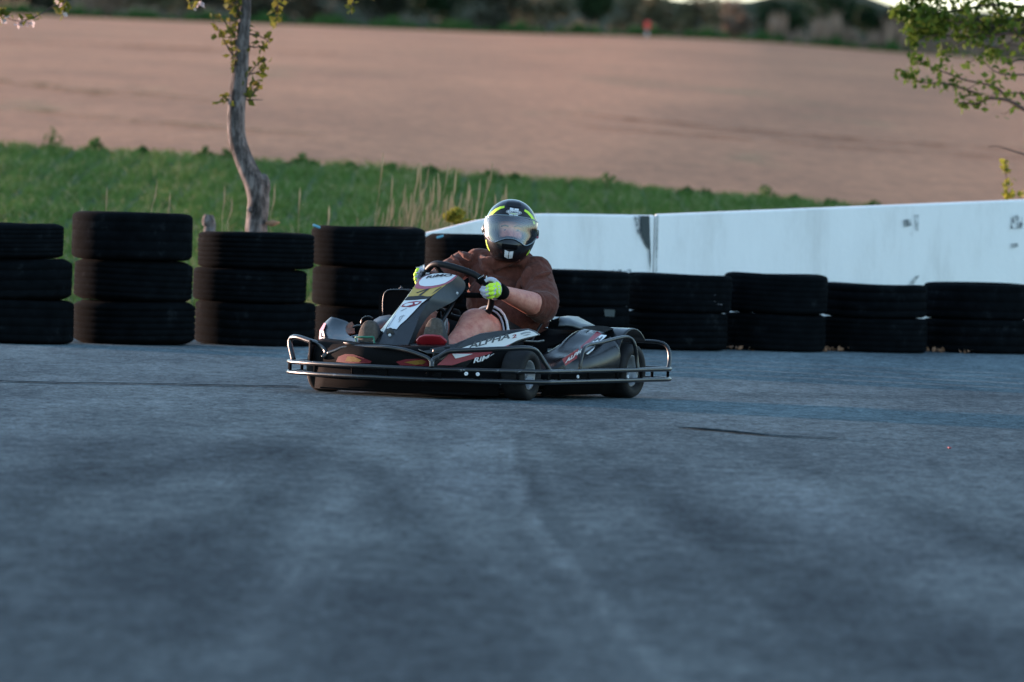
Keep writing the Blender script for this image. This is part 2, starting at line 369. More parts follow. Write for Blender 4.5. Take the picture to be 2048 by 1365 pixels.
# pale worn racing line and dark cracks lying on the track
def strip(name, pts, wd, mt, z=.004, kind='structure'):
    P = [ground(*p) for p in pts]; P = catmull(P, 6); mb = MB(); A = []; B = []
    for i, p in enumerate(P):
        t = (P[min(i+1, len(P)-1)]-P[max(i-1, 0)]).normalized(); n = Vector((t.y, -t.x, 0)); k = wd[0]+(wd[1]-wd[0])*i/(len(P)-1)
        k *= random.uniform(.75, 1.25); A.append(p+n*k/2+Vector((0, 0, z))); B.append(p-n*k/2+Vector((0, 0, z)))
    mb.grid([A, B]); return tag(mb.build(name, mt), kind=kind)
def line_mat(name, col, lo, hi, scale):
    m = mat(name, col, 1., 0, 0.); tr = N(m, 'ShaderNodeBsdfTransparent'); x = N(m, 'ShaderNodeMixShader')
    a = ramp(m, noise(m, scale, 2.5, 5, .7), [(lo, (0, 0, 0)), (hi, (1, 1, 1))])
    L(m, a, x.inputs[0]); L(m, tr.outputs[0], x.inputs[1]); L(m, m.node_tree.nodes['Principled BSDF'].outputs[0], x.inputs[2]); L(m, x.outputs[0], m.node_tree.nodes['Material Output'].inputs[0]); return m
M['scuff'] = line_mat('pale_scuff', (.13, .14, .155), .40, .75, (1, .3, 1))
M['skid'] = line_mat('dark_skid', (.032, .034, .038), .30, .60, (1.2, .35, 1))
M['crack'] = line_mat('track_crack', (.012, .020, .024), .20, .50, (6, 6, 1))
strip('track_crack', [(1365, 857), (1440, 863), (1530, 872), (1610, 876), (1692, 879)], (.13, .06), M['crack'], .006)
strip('track_crack', [(-60, 762), (100, 767), (260, 769), (420, 772), (600, 775)], (.12, .10), M['crack'], .006)

# darker drill lines and a tramline pair on the field
def onfield(px, py):
    a, b_ = 85.5, 349.
    for _ in range(40):
        m_ = (a+b_)/2; p = at(px, py, m_)
        if p.z < hgt(p.x, m_): b_ = m_
        else: a = m_
    return Vector((p.x, m_, hgt(p.x, m_)))
M['drill'] = line_mat('dark_soil_line', (.36, .152, .084), .40, .95, (.8, .08, 1)); M['greenish'] = line_mat('sprouting_soil', (.24, .16, .075), .42, .85, (1.2, .12, 1))
def field_strip(name, pts, hpx, mt):
    mb = MB(); A = []; B = []
    P_ = catmull([Vector((x, y, 0)) for x, y in pts], 8)
    for i, p in enumerate(P_):
        k = hpx*math.sin(3.14*(i+.5)/(len(P_)))**.5*random.uniform(.8, 1.2); a = onfield(p.x, p.y-k/2); b_ = onfield(p.x, p.y+k/2); A.append(a+Vector((0, 0, .03))); B.append(b_+Vector((0, 0, .03)))
    mb.grid([A, B]); return tag(mb.build(name, mt), kind='structure')
field_strip('field_drill_line', [(1100, 226), (1300, 245), (1550, 268), (1800, 288), (2100, 306)], 8, M['drill'])
field_strip('field_drill_line', [(1150, 254), (1350, 270), (1600, 289), (1850, 308), (2100, 322)], 6, M['drill'])
field_strip('field_drill_line', [(-40, 84), (300, 96), (700, 112)], 6, M['drill'])
field_strip('field_green_line', [(-40, 160), (60, 172), (200, 190), (300, 192), (420, 204)], 12, M['greenish'])
field_strip('field_green_line', [(-20, 214), (80, 224), (250, 244), (430, 258), (640, 274)], 9, M['greenish'])
# ------------------------------------------------------------------ grass
def inplace(n, ya, yb):
    u = rng.uniform(-.105, .105, n); Y = ya+(yb-ya)*rng.uniform(0, 1, n)**.85
    return u*Y, Y
def blades(n, ya, yb, h, wd, lean):
    x, Y = inplace(n, ya, yb)
    # clumping: pull each blade towards a clump centre
    g = rng.uniform(0, 1, n); cx, cy = np.round(x/.35)*.35, np.round(Y/.5)*.5
    x = x*(1-.35*g)+cx*.35*g; Y = np.minimum(Y*(1-.35*g)+cy*.35*g, Y1-.05)
    z = np.array([hgt(a, b) for a, b in zip(x, Y)]); hh = h*rng.uniform(.5, 1.3, n)*(1+.35*np.sin(x*2.1+Y*.9)*np.sin(Y*.7-x)); a = rng.uniform(0, 2*np.pi, n); ll = lean*rng.normal(size=(2, n))*hh
    dx, dy = np.cos(a)*wd/2, np.sin(a)*wd/2
    V = np.stack([np.stack([x-dx, Y-dy, z-.02], 1), np.stack([x+dx, Y+dy, z-.02], 1), np.stack([x+ll[0]*.4+dx*.8, Y+ll[1]*.4+dy*.8, z+hh*.6], 1), np.stack([x+ll[0]*.4-dx*.8, Y+ll[1]*.4-dy*.8, z+hh*.6], 1), np.stack([x+ll[0], Y+ll[1], z+hh], 1)], 1).reshape(-1, 3)
    i = np.arange(n)[:, None]*5
    return V, np.concatenate([i+np.array([[0, 1, 2]]), i+np.array([[0, 2, 3]]), i+np.array([[3, 2, 4]])], 0)
V, F = blades(190000, 57.0, 85.0, .075, .010, .75)
tag(fast_mesh('grass', V, F, M['grass']), 'short green meadow grass growing behind the tyre wall', 'grass', kind='stuff')
V, F = blades(16000, 57.0, 85.0, .085, .008, .9)
tag(fast_mesh('dry_meadow_grass', V, F, M['dry']), 'scattered straw coloured blades through the green meadow strip', 'dry grass', kind='stuff')
# leafy weeds along the edge of the field, one thing each
wd_i = 0
WEEDS = [(105, 262, 30), (190, 278, 26), (285, 298, 22), (410, 300, 26), (452, 302, 22), (605, 312, 34), (700, 330, 24), (780, 330, 30), (860, 336, 30), (985, 345, 36), (1030, 352, 24), (1155, 362, 26), (1215, 352, 44), (1372, 384, 24), (1410, 386, 22), (1530, 378, 42), (1590, 400, 30), (1660, 404, 24), (1748, 406, 30)]
def near_edge(px):
    return interp(EDGE, px)
for i, (px, top, wpx) in enumerate(WEEDS):
    s = FPX/84.5; base = at(px, near_edge(px)+4, 84.4); hz = max((near_edge(px)-top)/s+.06, .10); r = wpx/s*.62
    P = []
    for k in range(170):
        a = random.uniform(0, 6.28); zz = random.random()**1.5*random.choice((.6, .8, 1, 1.1)); q = random.random()**.5*r*2.0*(1.05-zz*.8)
        P.append((base.x+math.cos(a)*q, base.y+math.sin(a)*q, base.z-.03+hz*zz))
    V, F = leaf_geo(P, .05); o = fast_mesh('leafy_weed', V, F, M['tuft'])
    t = empty('weed_plant', loc=(0, 0, 0)); o.name = 'foliage'; o.parent = t
    sb = MB()
    for k in range(5): sb.tube([(base.x, base.y, base.z-.06), (base.x+random.uniform(-.6, .6)*r, base.y, base.z+hz*random.uniform(.5, .85))], .004, 4)
    sb.build('stem', M['tuft'], t)
    where = 'leftmost of them' if i == 0 else 'rightmost of them' if i == len(WEEDS)-1 else 'number %d from the left' % (i+1)
    size = 'tall' if near_edge(px)-top > 15 else 'low'
    tag(t, '%s dark green weed tuft on the field edge, %s' % (size, where), 'weed', 'weed tufts along the edge of the field')
# dry grass: one drift of stems beside the barrier end, plus single tall stalks
def stalks(spec, head=True):
    V = []; F = []
    for (px, pyb, pyt, Y, lean) in spec:
        b = at(px, pyb, Y); b.z = min(b.z, hgt(b.x, Y)+.25); t = at(px+lean, pyt, Y)
        wv = .004; mid = (b+t)/2+Vector((-lean*.0004, 0, 0)); mid = mid+Vector((random.gauss(-.02, .02), 0, 0)); prof = [(b, .002), (mid, .0025), (b.lerp(t, .72)+Vector((random.gauss(-.008, .01), 0, 0)), .003), (b.lerp(t, .84), .0075), (b.lerp(t, .93), .007), (t, .0015)]
        o = len(V)
        for p, wv in prof:
            for k in range(3):
                a = k*2.094; V.append((p.x+math.cos(a)*wv, p.y+math.sin(a)*wv, p.z))
        for i in range(5):
            for k in range(3): F.append((o+i*3+k, o+i*3+(k+1) % 3, o+i*3+3+(k+1) % 3, o+i*3+3+k))
    return V, F
spec = []
for k in range(95):
    px = random.gauss(845, 66); px = min(max(px, 700), 985); top = 455-abs(random.gauss(0, 1))*48-random.random()*20-15*(abs(px-850) < 60)
    spec.append((px, 530, max(top, 325), random.uniform(57.5, 60), random.gauss(17, 13)))
V, F = stalks(spec); tag(fast_mesh('dry_grass', V, F, M['dry']), 'pale dry tall grass drifting up behind the low end of the white wall', 'dry grass', kind='stuff')
V, F = blades(12000, 57.0, 61.0, .13, .008, .7)
Vr = V.reshape(-1, 5, 3); keep = (Vr[:, 0, 0] > -1.35) & (Vr[:, 0, 0] < .1); Vk = Vr[keep].reshape(-1, 3); n = keep.sum(); i = np.arange(n)[:, None]*5
Fk = np.concatenate([i+np.array([[0, 1, 2]]), i+np.array([[0, 2, 3]]), i+np.array([[3, 2, 4]])], 0)
tag(fast_mesh('dry_undergrowth', Vk, Fk, M['dry']), 'matted straw coloured undergrowth at the foot of the tall dry stems', 'dry grass', kind='stuff')
ST = [(737, 470, 305, 30, 'tallest one, left of the dry drift'), (292, 450, 360, 22, 'leaning behind the second stack of tyres'), (204, 440, 372, 10, 'short one over the second stack of tyres'), (330, 450, 385, 10, 'thin one over the right end of the second stack'),
      (446, 465, 370, 3, 'close to the left of the tree trunk'), (458, 470, 392, 6, 'faint one touching the left of the tree trunk'), (545, 470, 368, 4, 'just to the right of the tree trunk'), (590, 460, 375, 10, 'right of the tree above the third stack'), (655, 462, 410, 3, 'above the fourth stack, shortest'), (160, 440, 415, 4, 'stub at the left edge of the second stack')]
for (px, b, t, ln, wh) in ST:
    V, F = stalks([(px, b, t, 57.2, ln)]); tag(fast_mesh('dry_stalk', V, F, M['dry']), 'single dry grass stalk, '+wh, 'grass stalk', 'single dry grass stalks')
# yellow-green shrub behind the wall end, near the driver's helmet
def shrub(name, cx, cy, Y, rx, ry, n, ls, mt, label, cat, group=None, stems=5, blobs=7, sm_=M['twig'], zb=None, top=1.):
    t = empty(name); P = []; s = FPX/Y; c0 = at(cx, cy, Y); Bl = []
    for k in range(blobs):
        a = random.uniform(0, 6.28); q = random.random()**.5*.7; Bl.append((math.cos(a)*q*rx, math.sin(a)*q*ry, random.uniform(.3, .5)))
    for k in range(n):
        bx, bz, br = random.choice(Bl); v = Vector((random.gauss(0, 1), random.gauss(0, 1), random.gauss(0, 1))); v = v.normalized()*random.random()**.4*br
        P.append((c0.x+(bx+v.x*rx)/s, c0.y+v.y*rx/s, c0.z+(bz+v.z*ry)/s))
    V, F = leaf_geo(P, ls); fast_mesh('foliage', V, F, mt, t)
    sb = MB(); g = (hgt(c0.x, Y) if zb is None else zb)
    for k in range(stems):
        bx, bz, br = random.choice(Bl); sb.tube([(c0.x+random.uniform(-.2, .2)*rx/s, Y, g-.1), (c0.x+bx*.5/s, Y, (g+c0.z+bz/s)/2), (c0.x+bx/s, Y, c0.z+bz/s)], [.012*ls/.05, .008*ls/.05, .003*ls/.05], 5)
    sb.build('stem', sm_, t)
    return tag(t, label, cat, group)
shrub('shrub', 918, 436, 57.6, 42, 20, 520, .04, M['leafY'], 'small yellow-green leafy shrub behind the low end of the white wall beside the helmet', 'shrub')

# ------------------------------------------------------------------ far hedge
HB = [(-60, 0, 90, 40, 'hedge_brown', 'bare brown'), (70, -8, 90, 42, 'hedge_dark', 'dark'), (190, -2, 80, 38, 'hedge_brown', 'reddish brown'), (300, 0, 90, 36, 'hedge_olive', 'olive'), (400, -5, 80, 46, 'hedge_dark', 'dark'),
      (520, -10, 90, 60, 'hedge_dark', 'dark'), (640, -10, 90, 62, 'hedge_dark', 'dark'), (760, -6, 95, 60, 'hedge_dark', 'dark'), (880, -4, 90, 60, 'hedge_green', 'dark green'), (985, 4, 85, 56, 'hedge_dark', 'dark'), (1085, 20, 75, 42, 'hedge_olive', 'olive'),
      (1170, 12, 70, 44, 'hedge_green', 'dark green'), (1250, 24, 70, 44, 'hedge_olive', 'olive'), (1330, 30, 60, 42, 'hedge_olive', 'greyish olive'), (1400, 30, 60, 40, 'hedge_olive', 'mottled olive'), (1465, 34, 45, 38, 'hedge_brown', 'pale brown'),
      (1560, 36, 80, 40, 'hedge_green', 'dark green'), (1650, 26, 105, 50, 'hedge_green', 'large dark green'), (1750, 40, 60, 32, 'hedge_green', 'dark green'), (1840, 38, 80, 20, 'hedge_dark', 'low dark'), (1960, 50, 90, 18, 'hedge_dark', 'low dark'), (2090, 60, 90, 22, 'hedge_dark', 'low dark')]
for i, (px, cy, rx, ry, mt, word) in enumerate(HB):
    pos = 'at the far left' if i == 0 else 'at the far right' if i == len(HB)-1 else '%s from the left' % (['', 'second', 'third', 'fourth', 'fifth', 'sixth', 'seventh', 'eighth', 'ninth', 'tenth', 'eleventh', 'twelfth', 'thirteenth', 'fourteenth', 'fifteenth', 'sixteenth', 'seventeenth', 'eighteenth', 'nineteenth', 'twentieth', 'twenty-first'][i])
    shrub('hedge_bush', px, cy, 353+random.uniform(0, 7), rx, ry*1.15, int(1500*rx/80), .20, M[mt], '%s bush in the hedge beyond the field, %s' % (word, pos), 'bush', 'bushes of the hedge beyond the field', stems=4, blobs=12)
# grass strips at the foot of the hedge
def far_strip(name, pa, pb, h, n, mt, label, cat, Yr=(350, 352.5), wdt=.10):
    V = []; F = []
    for k in range(n):
        px = random.uniform(pa, pb); Y = random.uniform(*Yr); x = at(px, 60, Y).x; z = hgt(x, Y); hh = h*random.uniform(.4, 1.2)*(.75+.35*math.sin(px*.05)+.2*math.sin(px*.17)); ln = random.gauss(0, .15); o = len(V)
        a = random.uniform(0, 3.14); dx, dy = math.cos(a)*wdt, math.sin(a)*wdt
        V += [(x-dx, Y-dy, z-.05), (x+dx, Y+dy, z-.05), (x+ln*hh, Y, z+hh)]; F.append((o, o+1, o+2))
    return tag(fast_mesh(name, V, F, mt), label, cat, kind='stuff')
far_strip('green_grass_strip', -200, 1800, .42, 9000, M['tuft'], 'dark green grass strip at the foot of the far hedge', 'grass')
far_strip('green_grass_strip', 1750, 2400, .16, 2500, M['tuft'], 'thin green grass line under the pale reeds at the right', 'grass')
far_strip('pale_reeds', 1540, 2400, 1.15, 7000, M['hedge_brown'], 'pale pinkish dry reeds along the field edge at the right', 'reeds', (351, 354), .09)
far_strip('pale_reeds', -150, 470, .55, 3500, M['hedge_brown'], 'brown dry grass at the foot of the hedge at the left', 'reeds', (352, 354), .09)
far_strip('pale_reeds', 1080, 1500, .5, 2600, M['hedge_brown'], 'thin brown dry grass in front of the middle of the hedge', 'reeds', (352, 354), .09)
# low wooded rise behind the hedge
TH = [(-400, -70), (0, -60), (600, -60), (1000, -45), (1250, -8), (1340, -1), (1420, 2), (1500, 0), (1560, -14), (1700, -20), (1760, 2), (1800, 16), (1900, 21), (2048, 28), (2400, 40)]
mb = MB(); ux = [-300, -60]+[at(p, 0, 560).x for p in range(-400, 2401, 50)]+[60, 300]; zt = [14, 14]+[at(p, interp(TH, p)+random.uniform(-2.5, 2.5), 560).z for p in range(-400, 2401, 50)]+[8, 8]
mb.grid([[(x, 470, 5) for x in ux], [(x, 560, z) for x, z in zip(ux, zt)], [(x*1.6, 900, z) for x, z in zip(ux, zt)]])
m = M['woods'] = mat('distant_woods', (.03, .03, .02), 1., 0, 0); setc(m, ramp(m, noise(m, (1, 1, 1), .25, 6, .75), [(.35, (.022, .026, .016)), (.5, (.065, .062, .040)), (.68, (.15, .115, .08))]))
tag(mb.build('hill', M['woods']), kind='structure')
# marker post on the far field edge
t = empty('marker_post'); p0 = at(1294, 74, 349.); mb = MB(); mb.tube([(p0.x, p0.y, p0.z-.05), (p0.x, p0.y, p0.z+.30)], .045, 8); mb.build('post', M['wht2'], t)
mb = MB(); mb.tube([(p0.x, p0.y, p0.z+.30), (p0.x, p0.y, p0.z+.62)], .11, 10); M['rmark'] = mat('red_marker', (.75, .05, .04), .6); mb.build('post_cap', M['rmark'], t)
tag(t, 'small marker post with a red top at the far edge of the field', 'marker post')

# ------------------------------------------------------------------ white concrete barrier
def wall_piece(name, top, label):
    """top: list of (px, py, Y) of the front top edge"""
    P = [at(*p) for p in top]; th = .22; rows = [[], [], [], [], []]
    for p in P:
        rows[0].append((p.x, p.y-.10, -.1)); rows[1].append((p.x, p.y-.02, p.z*.35)); rows[2].append((p.x, p.y, p.z)); rows[3].append((p.x, p.y+th, p.z+.003)); rows[4].append((p.x, p.y+th+.1, -.1))
    mb = MB(); mb.grid(rows); o = len(mb.v); n = len(P)
    for e in (0, n-1): mb.f.append(tuple(k*n+e for k in range(5))); mb.mi.append(0)
    return mb.build(name, M['concrete'], None, False, [('BEVEL', dict(width=.012, segments=2))])
def wy(px): return 54.6+(px-845)/1203*3.2
xsA = [820, 845, 880, 915, 950, 985, 1030, 1085, 1150, 1220, 1300, 1309]
tA = {1309: 431.5, 820: 476, 845: 468, 880: 460, 915: 451, 950: 442.5, 985: 436, 1030: 431, 1085: 429, 1150: 429.3, 1220: 430.5, 1300: 432}
w1 = wall_piece('white_wall', [(x, tA[x], wy(x)) for x in xsA], '')
tag(w1, 'low white concrete barrier section with its end sloping down behind the driver', 'barrier', 'white concrete barrier sections')
xsB = [1310, 1450, 1600, 1750, 1900, 2048, 2250, 2600, 3200]
w2 = wall_piece('white_wall', [(x, 430-(x-1310)/738*29.5, wy(x)) for x in xsB], '')
tag(w2, 'long white concrete barrier section rising to the right edge of the photo', 'barrier', 'white concrete barrier sections')
# grime on the joint and spots: thin stains proud of the face
def stain(name, parent, polys, mt, off=.012):
    for pl in polys:
        mb = MB(); vs = [at(x, y, wy(x)-off-.10*max(0, (470-0*y-400)/9999)) for x, y in pl]; mb.add(vs, [tuple(range(len(vs)))]); mb.build(name, mt, parent, False)
M['grime2'] = line_mat('wall_grime', (.07, .085, .09), .36, .75, (5, 5, 3)); M['grime3'] = line_mat('wall_scuffs', (.09, .10, .11), .44, .62, (9, 9, 7))
def wallstain(parent, pl, mt, name='stain'):
    # follow the battered face: y offset grows towards the foot
    vs = []
    for x, y in pl:
        Y = wy(x)-.012; p = at(x, y, Y); topz = at(x, 430 if x < 1310 else 430-(x-1310)/738*29.5, wy(x)).z
        k = max(0, 1-p.z/topz); vs.append(at(x, y, Y-.02*min(k/.65, 1)-.09*max(0, (k-.65)/.35)))
    mb = MB(); mb.add(vs, [tuple(range(len(vs)))]); mb.build(name, mt, parent, False)
wallstain(w1, [(1281, 432), (1299, 432), (1300, 470), (1302, 520), (1300, 545), (1298, 500), (1290, 488), (1283, 470), (1280, 450)], M['grime'], 'tar_stain')
wallstain(w1, [(1268, 432), (1284, 432), (1286, 480), (1276, 470)], M['grime3'], 'smear')
wallstain(w2, [(1313, 431), (1318, 431), (1316, 470), (1315, 545), (1311, 545), (1312, 480)], M['grime2'], 'tar_stain')
wallstain(w2, [(1828, 430), (1838, 430), (1837, 462), (1830, 462)], M['grime2'], 'rust_streak')
wallstain(w2, [(1806, 440), (1822, 438), (1824, 452), (1808, 455)], M['grime2'], 'rust_streak')
wallstain(w2, [(2020, 430), (2046, 430), (2046, 458), (2022, 458)], M['grime3'], 'scrape')
wallstain(w2, [(2020, 488), (2036, 486), (2037, 494), (2022, 497)], M['grime2'], 'scrape')
wallstain(w2, [(1818, 567), (1832, 552), (1840, 551), (1826, 570)], M['grime2'], 'scrape')
wallstain(w1, [(1225, 540), (1262, 539), (1262, 545), (1225, 546)], M['grime3'], 'scrape')

# ------------------------------------------------------------------ tyre wall
def tyre_obj(Rr, H, seed):
    rr = random.Random(seed*7+3); n = 72; ng = rr.choice((3, 4, 5, 6)); gd = rr.choice((.988, .993, .996)); prof = []
    hw = H/2; q = .30*H
    rd = rr.choice((0, .2, .4)) if seed >= 50 else rr.choice((.1, .4, .8, 1.2)); e1, e2, e3 = .985-.05*rd, .95-.07*rd, .88-.08*rd; h3 = .93-.02*rd
    prof += [(-hw*.80, Rr*.60), (-hw*.98, Rr*.66), (-hw, Rr*.84), (-hw*e1, Rr*h3), (-hw*e2, Rr*(h3+.038)), (-hw*e3, Rr*.988)]
    ta, tb = -hw*(e3-.05), hw*(e3-.05); prof.append((ta, Rr*.996))
    for g in range(ng):
        zc = ta+(tb-ta)*(g+.5)/ng; gw = H*.018; prof += [(zc-gw*1.3, Rr), (zc-gw, Rr*gd), (zc+gw, Rr*gd), (zc+gw*1.3, Rr)]
    prof += [(tb, Rr*.996), (hw*e3, Rr*.988), (hw*e2, Rr*(h3+.038)), (hw*e1, Rr*h3), (hw, Rr*.84), (hw*.98, Rr*.66), (hw*.80, Rr*.60), (hw*.72, Rr*.63), (hw*.80, Rr*.84), (0, Rr*.92), (-hw*.80, Rr*.84), (-hw*.72, Rr*.63)]
    mb = MB(); mb.lathe(prof, 'z', n, closed=True)
    ph = rr.uniform(0, 6.28); A = rr.uniform(.004, .012); B = rr.uniform(0, .006)
    mb.v = [(x*(1+A*math.cos(2*(math.atan2(y, x)-ph))), y*(1-A*math.cos(2*(math.atan2(y, x)-ph))), z+B*math.sin(math.atan2(y, x)*2+ph)) for x, y, z in mb.v]
    return mb.build('tyre', M['tyre_wall'])
STK = [  # (stack words, [(left px, right px, top py, bottom py) from the bottom tyre up])
 ('leftmost stack, cut by the photo edge', [(-105, 146, 601, 689), (-95, 143, 518, 601), (-115, 127, 447, 518)]),
 ('second stack from the left, the tallest', [(146, 389, 605, 691), (149, 384, 522, 605), (145, 384, 426, 522)]),
 ('third stack from left, before the tree', [(390, 630, 606, 693), (386, 613, 539, 606), (397, 627, 466, 539)]),
 ('fourth stack from the left', [(628, 855, 616, 695), (626, 850, 536, 616), (624, 849, 455, 536)]),
 ('fifth stack from left, beside the driver', [(852, 1060, 620, 697), (850, 1055, 548, 620), (850, 1052, 470, 548)]),
 ('sixth stack from left, right of the driver', [(1050, 1256, 613, 700), (1052, 1256, 542, 613)]),
 ('seventh stack from left, with chalk strokes', [(1250, 1452, 626, 702), (1256, 1460, 550, 626)]),
 ('eighth stack from the left', [(1448, 1648, 629, 704), (1450, 1652, 549, 629)]),
 ('ninth stack from the left', [(1643, 1852, 637, 706), (1646, 1850, 570, 637)]),
 ('rightmost stack, cut by the photo edge', [(1847, 2060, 640, 708), (1850, 2056, 568, 640)]),
]
tyre_tops = {}
for si, (words, ts) in enumerate(STK):
    l, r_, tp, bt = ts[0]; D = ground((l+r_)/2, bt).y; z = 0.
    for ti, (l, r_, tp, bt) in enumerate(ts):
        s = FPX/D; Rr = (r_-l)/2/s*(1.02 if si < 5 else 1.035); Yc = D+(ts[0][1]-ts[0][0])/2/s+(0 if ti == 0 else random.uniform(-.02, .02))
        cx = (l+r_)/2; Hh = (bt-tp)/s; o = tyre_obj(Rr, Hh*.995, si*10+ti)
        pc = at(cx, (tp+bt)/2, Yc); o.location = (pc.x, Yc, z+Hh/2); o.rotation_euler = (random.uniform(-.012, .012), (0 if ti == 0 else random.uniform(-.004, .014)), random.uniform(0, 6))
        z += Hh
        lev = 'bottom' if ti == 0 else 'top' if ti == len(ts)-1 else 'middle'
        tag(o, 'black car tyre, %s of the %s' % (lev, words), 'tyre', 'stacked tyres of the track wall')
        tyre_tops[(si, ti)] = (o, Rr, Hh, D, Yc)
# chalk strokes on the seventh stack's upper tyre (children of that tyre)
def on_tyre(key, pl, name, mt):
    o, Rr, Hh, D, Yc = tyre_tops[key]; vs = []
    for x, y in pl:
        r = ray(x, y); c0 = o.location; a = r.x**2+r.y**2; b = -2*(r.x*c0.x+r.y*c0.y); cc = c0.x**2+c0.y**2-(Rr*1.006)**2
        dsc = b*b-4*a*cc
        if dsc < 0: return
        t = (-b-math.sqrt(dsc))/(2*a); vs.append(Vector((r.x*t, r.y*t, HCAM+r.z*t)))
    mb = MB(); mb.add(vs, [tuple(range(len(vs)))]); q = mb.build(name, mt, None, False)
    q.parent = o; q.matrix_parent_inverse = Matrix.LocRotScale(o.location, o.rotation_euler, None).inverted()
M['chalk'] = mat('chalk', (.11, .11, .125), .9)
for pl in ([(1408, 565), (1413, 564), (1420, 568), (1434, 569), (1434, 570.5), (1419, 571)], [(1407, 588), (1431, 589.5), (1431, 591.5), (1408, 590)], [(1414, 602), (1431, 603), (1431, 604.5), (1417, 604.5)], [(1435, 608), (1445, 609), (1445, 610.5), (1436, 609.5)]):
    on_tyre((6, 1), pl, 'chalk_stroke', M['chalk'])
for pl in ([(1208, 619), (1230, 620), (1229, 634), (1210, 633)],): on_tyre((5, 0), pl, 'paint_rub', M['grime'])
# small bits: blue scraps on the tyres, dry leaves at the foot
M['blue'] = mat('blue_scrap', (.10, .32, .42), .5); M['leafb'] = mat('dead_leaf', (.26, .13, .07), .8)
p = at(633, 453, 51.9); mb = MB(); mb.box(p, (.05, .05, .014), Matrix.Rotation(.35, 3, 'Y')); tag(mb.build('plastic_scrap', M['blue'], None, False, [('BEVEL', dict(width=.004))]), 'small pale blue plastic scrap at the left top of the fourth stack', 'scrap')
p = at(880, 474, 52.2); mb = MB(); mb.box(p, (.045, .05, .014), Matrix.Rotation(-.3, 3, 'Y')); tag(mb.build('plastic_scrap', M['blue'], None, False, [('BEVEL', dict(width=.004))]), 'small blue plastic scrap on top of the fifth stack', 'scrap')
P = []
for k in range(260):
    px = random.choice((1480, 1500, 1450, 1665, 1670, 1610, 1930, 1880, 470))+random.gauss(0, 14); py = 700+(px-1480)*.012+random.gauss(0, 1.2)
    g = ground(px, py); P.append((g.x, g.y-.02, .012+random.random()*.012))
V, F = leaf_geo(P, .035); tag(fast_mesh('leaf_litter', V, F, M['leafb']), 'small drifts of dead brown leaves and twigs at the foot of the tyres', 'leaf litter', kind='stuff')
g = ground(1899, 898); mb = MB(); mb.ell(g+Vector((0, 0, .005)), (.009, .02, .005)); tag(mb.build('red_pebble', M['red']), 'tiny dark red pebble on the asphalt at the right', 'pebble')
# stub of a cut stump left of the tree
t = empty('tree_stump'); b0 = at(420, 520, 54.6); mb = MB(); mb.tube([(b0.x, b0.y, 0), at(418, 480, 54.6), at(421, 455, 54.6), at(417, 443, 54.6), at(418, 430, 54.6)], [.05, .042, .036, .046, .030], 12, 4)
mb.build('stump', M['bark'], t); tag(t, 'short knotty wooden stump showing above the third stack of tyres', 'stump')

# ------------------------------------------------------------------ left tree
YT = 55.; sT = FPX/YT
tree = empty('tree', loc=(0, 0, 0))
TR = [(514, 760, 58), (515, 640, 56), (514, 520, 50), (512, 470, 46), (515, 430, 44), (517, 400, 44), (512, 372, 46), (499, 345, 40), (484, 310, 37), (474, 275, 36), (472, 235, 36), (475, 195, 35), (480, 150, 33), (484, 100, 29), (488, 50, 25), (492, 0, 22), (497, -120, 20), (500, -400, 17), (498, -800, 11)]
mb = MB(); mb.tube([at(a, b, YT) for a, b, c in TR], [c/2/sT for a, b, c in TR], 20, 5)
mb.ell(at(527, 374, YT), (.045, .045, .085)); mb.ell(at(500, 420, YT-.06), (.02, .02, .02))
tb = mb.build('trunk', M['bark'], tree)
mb = MB(); P = []; BL = []
def twig(mb, pts, Y, r0, P, n, spread, jitterY=.25):
    Q = [at(px, py, Y+random.uniform(-1, 1)*jitterY*(i > 0)) for i, (px, py) in enumerate(pts)]
    mb.tube(Q, [r0*(1-.75*i/(len(Q)-1)) for i in range(len(Q))], 6, 3)
    Q2 = catmull(Q, 6)
    for k in range(n):
        q = Q2[int(random.random()**.8*(len(Q2)-1))] if random.random() < .8 else Q2[-1]
        P.append((q.x+random.gauss(0, spread), q.y+random.gauss(0, spread), q.z+random.gauss(0, spread)))
# shoots on the trunk
for (pts, n) in [([(480, 205), (462, 200), (446, 196), (440, 202)], 12), ([(478, 195), (470, 160), (466, 110), (460, 60), (462, 0)], 60), ([(480, 170), (474, 120), (470, 60), (476, 10), (478, -30)], 60), ([(470, 120), (450, 85), (436, 60), (424, 40)], 16), ([(460, 60), (445, 40), (430, 34)], 12),
                 ([(488, 195), (505, 190), (515, 175), (520, 165)], 18), ([(490, 160), (505, 140), (520, 125), (534, 120)], 16), ([(490, 150), (515, 145), (530, 135)], 14), ([(490, 90), (510, 95), (530, 90), (540, 70)], 18), ([(492, 68), (510, 70), (530, 78), (540, 88)], 12), ([(478, 30), (470, -10), (460, -60)], 20), ([(484, 199), (510, 200), (526, 200)], 0), ([(487, 200), (500, 182), (508, 170)], 10)]:
    twig(mb, pts, YT, .006, P, n, .018, .04)
V, F = leaf_geo(P, .055)
f1 = (V, F)
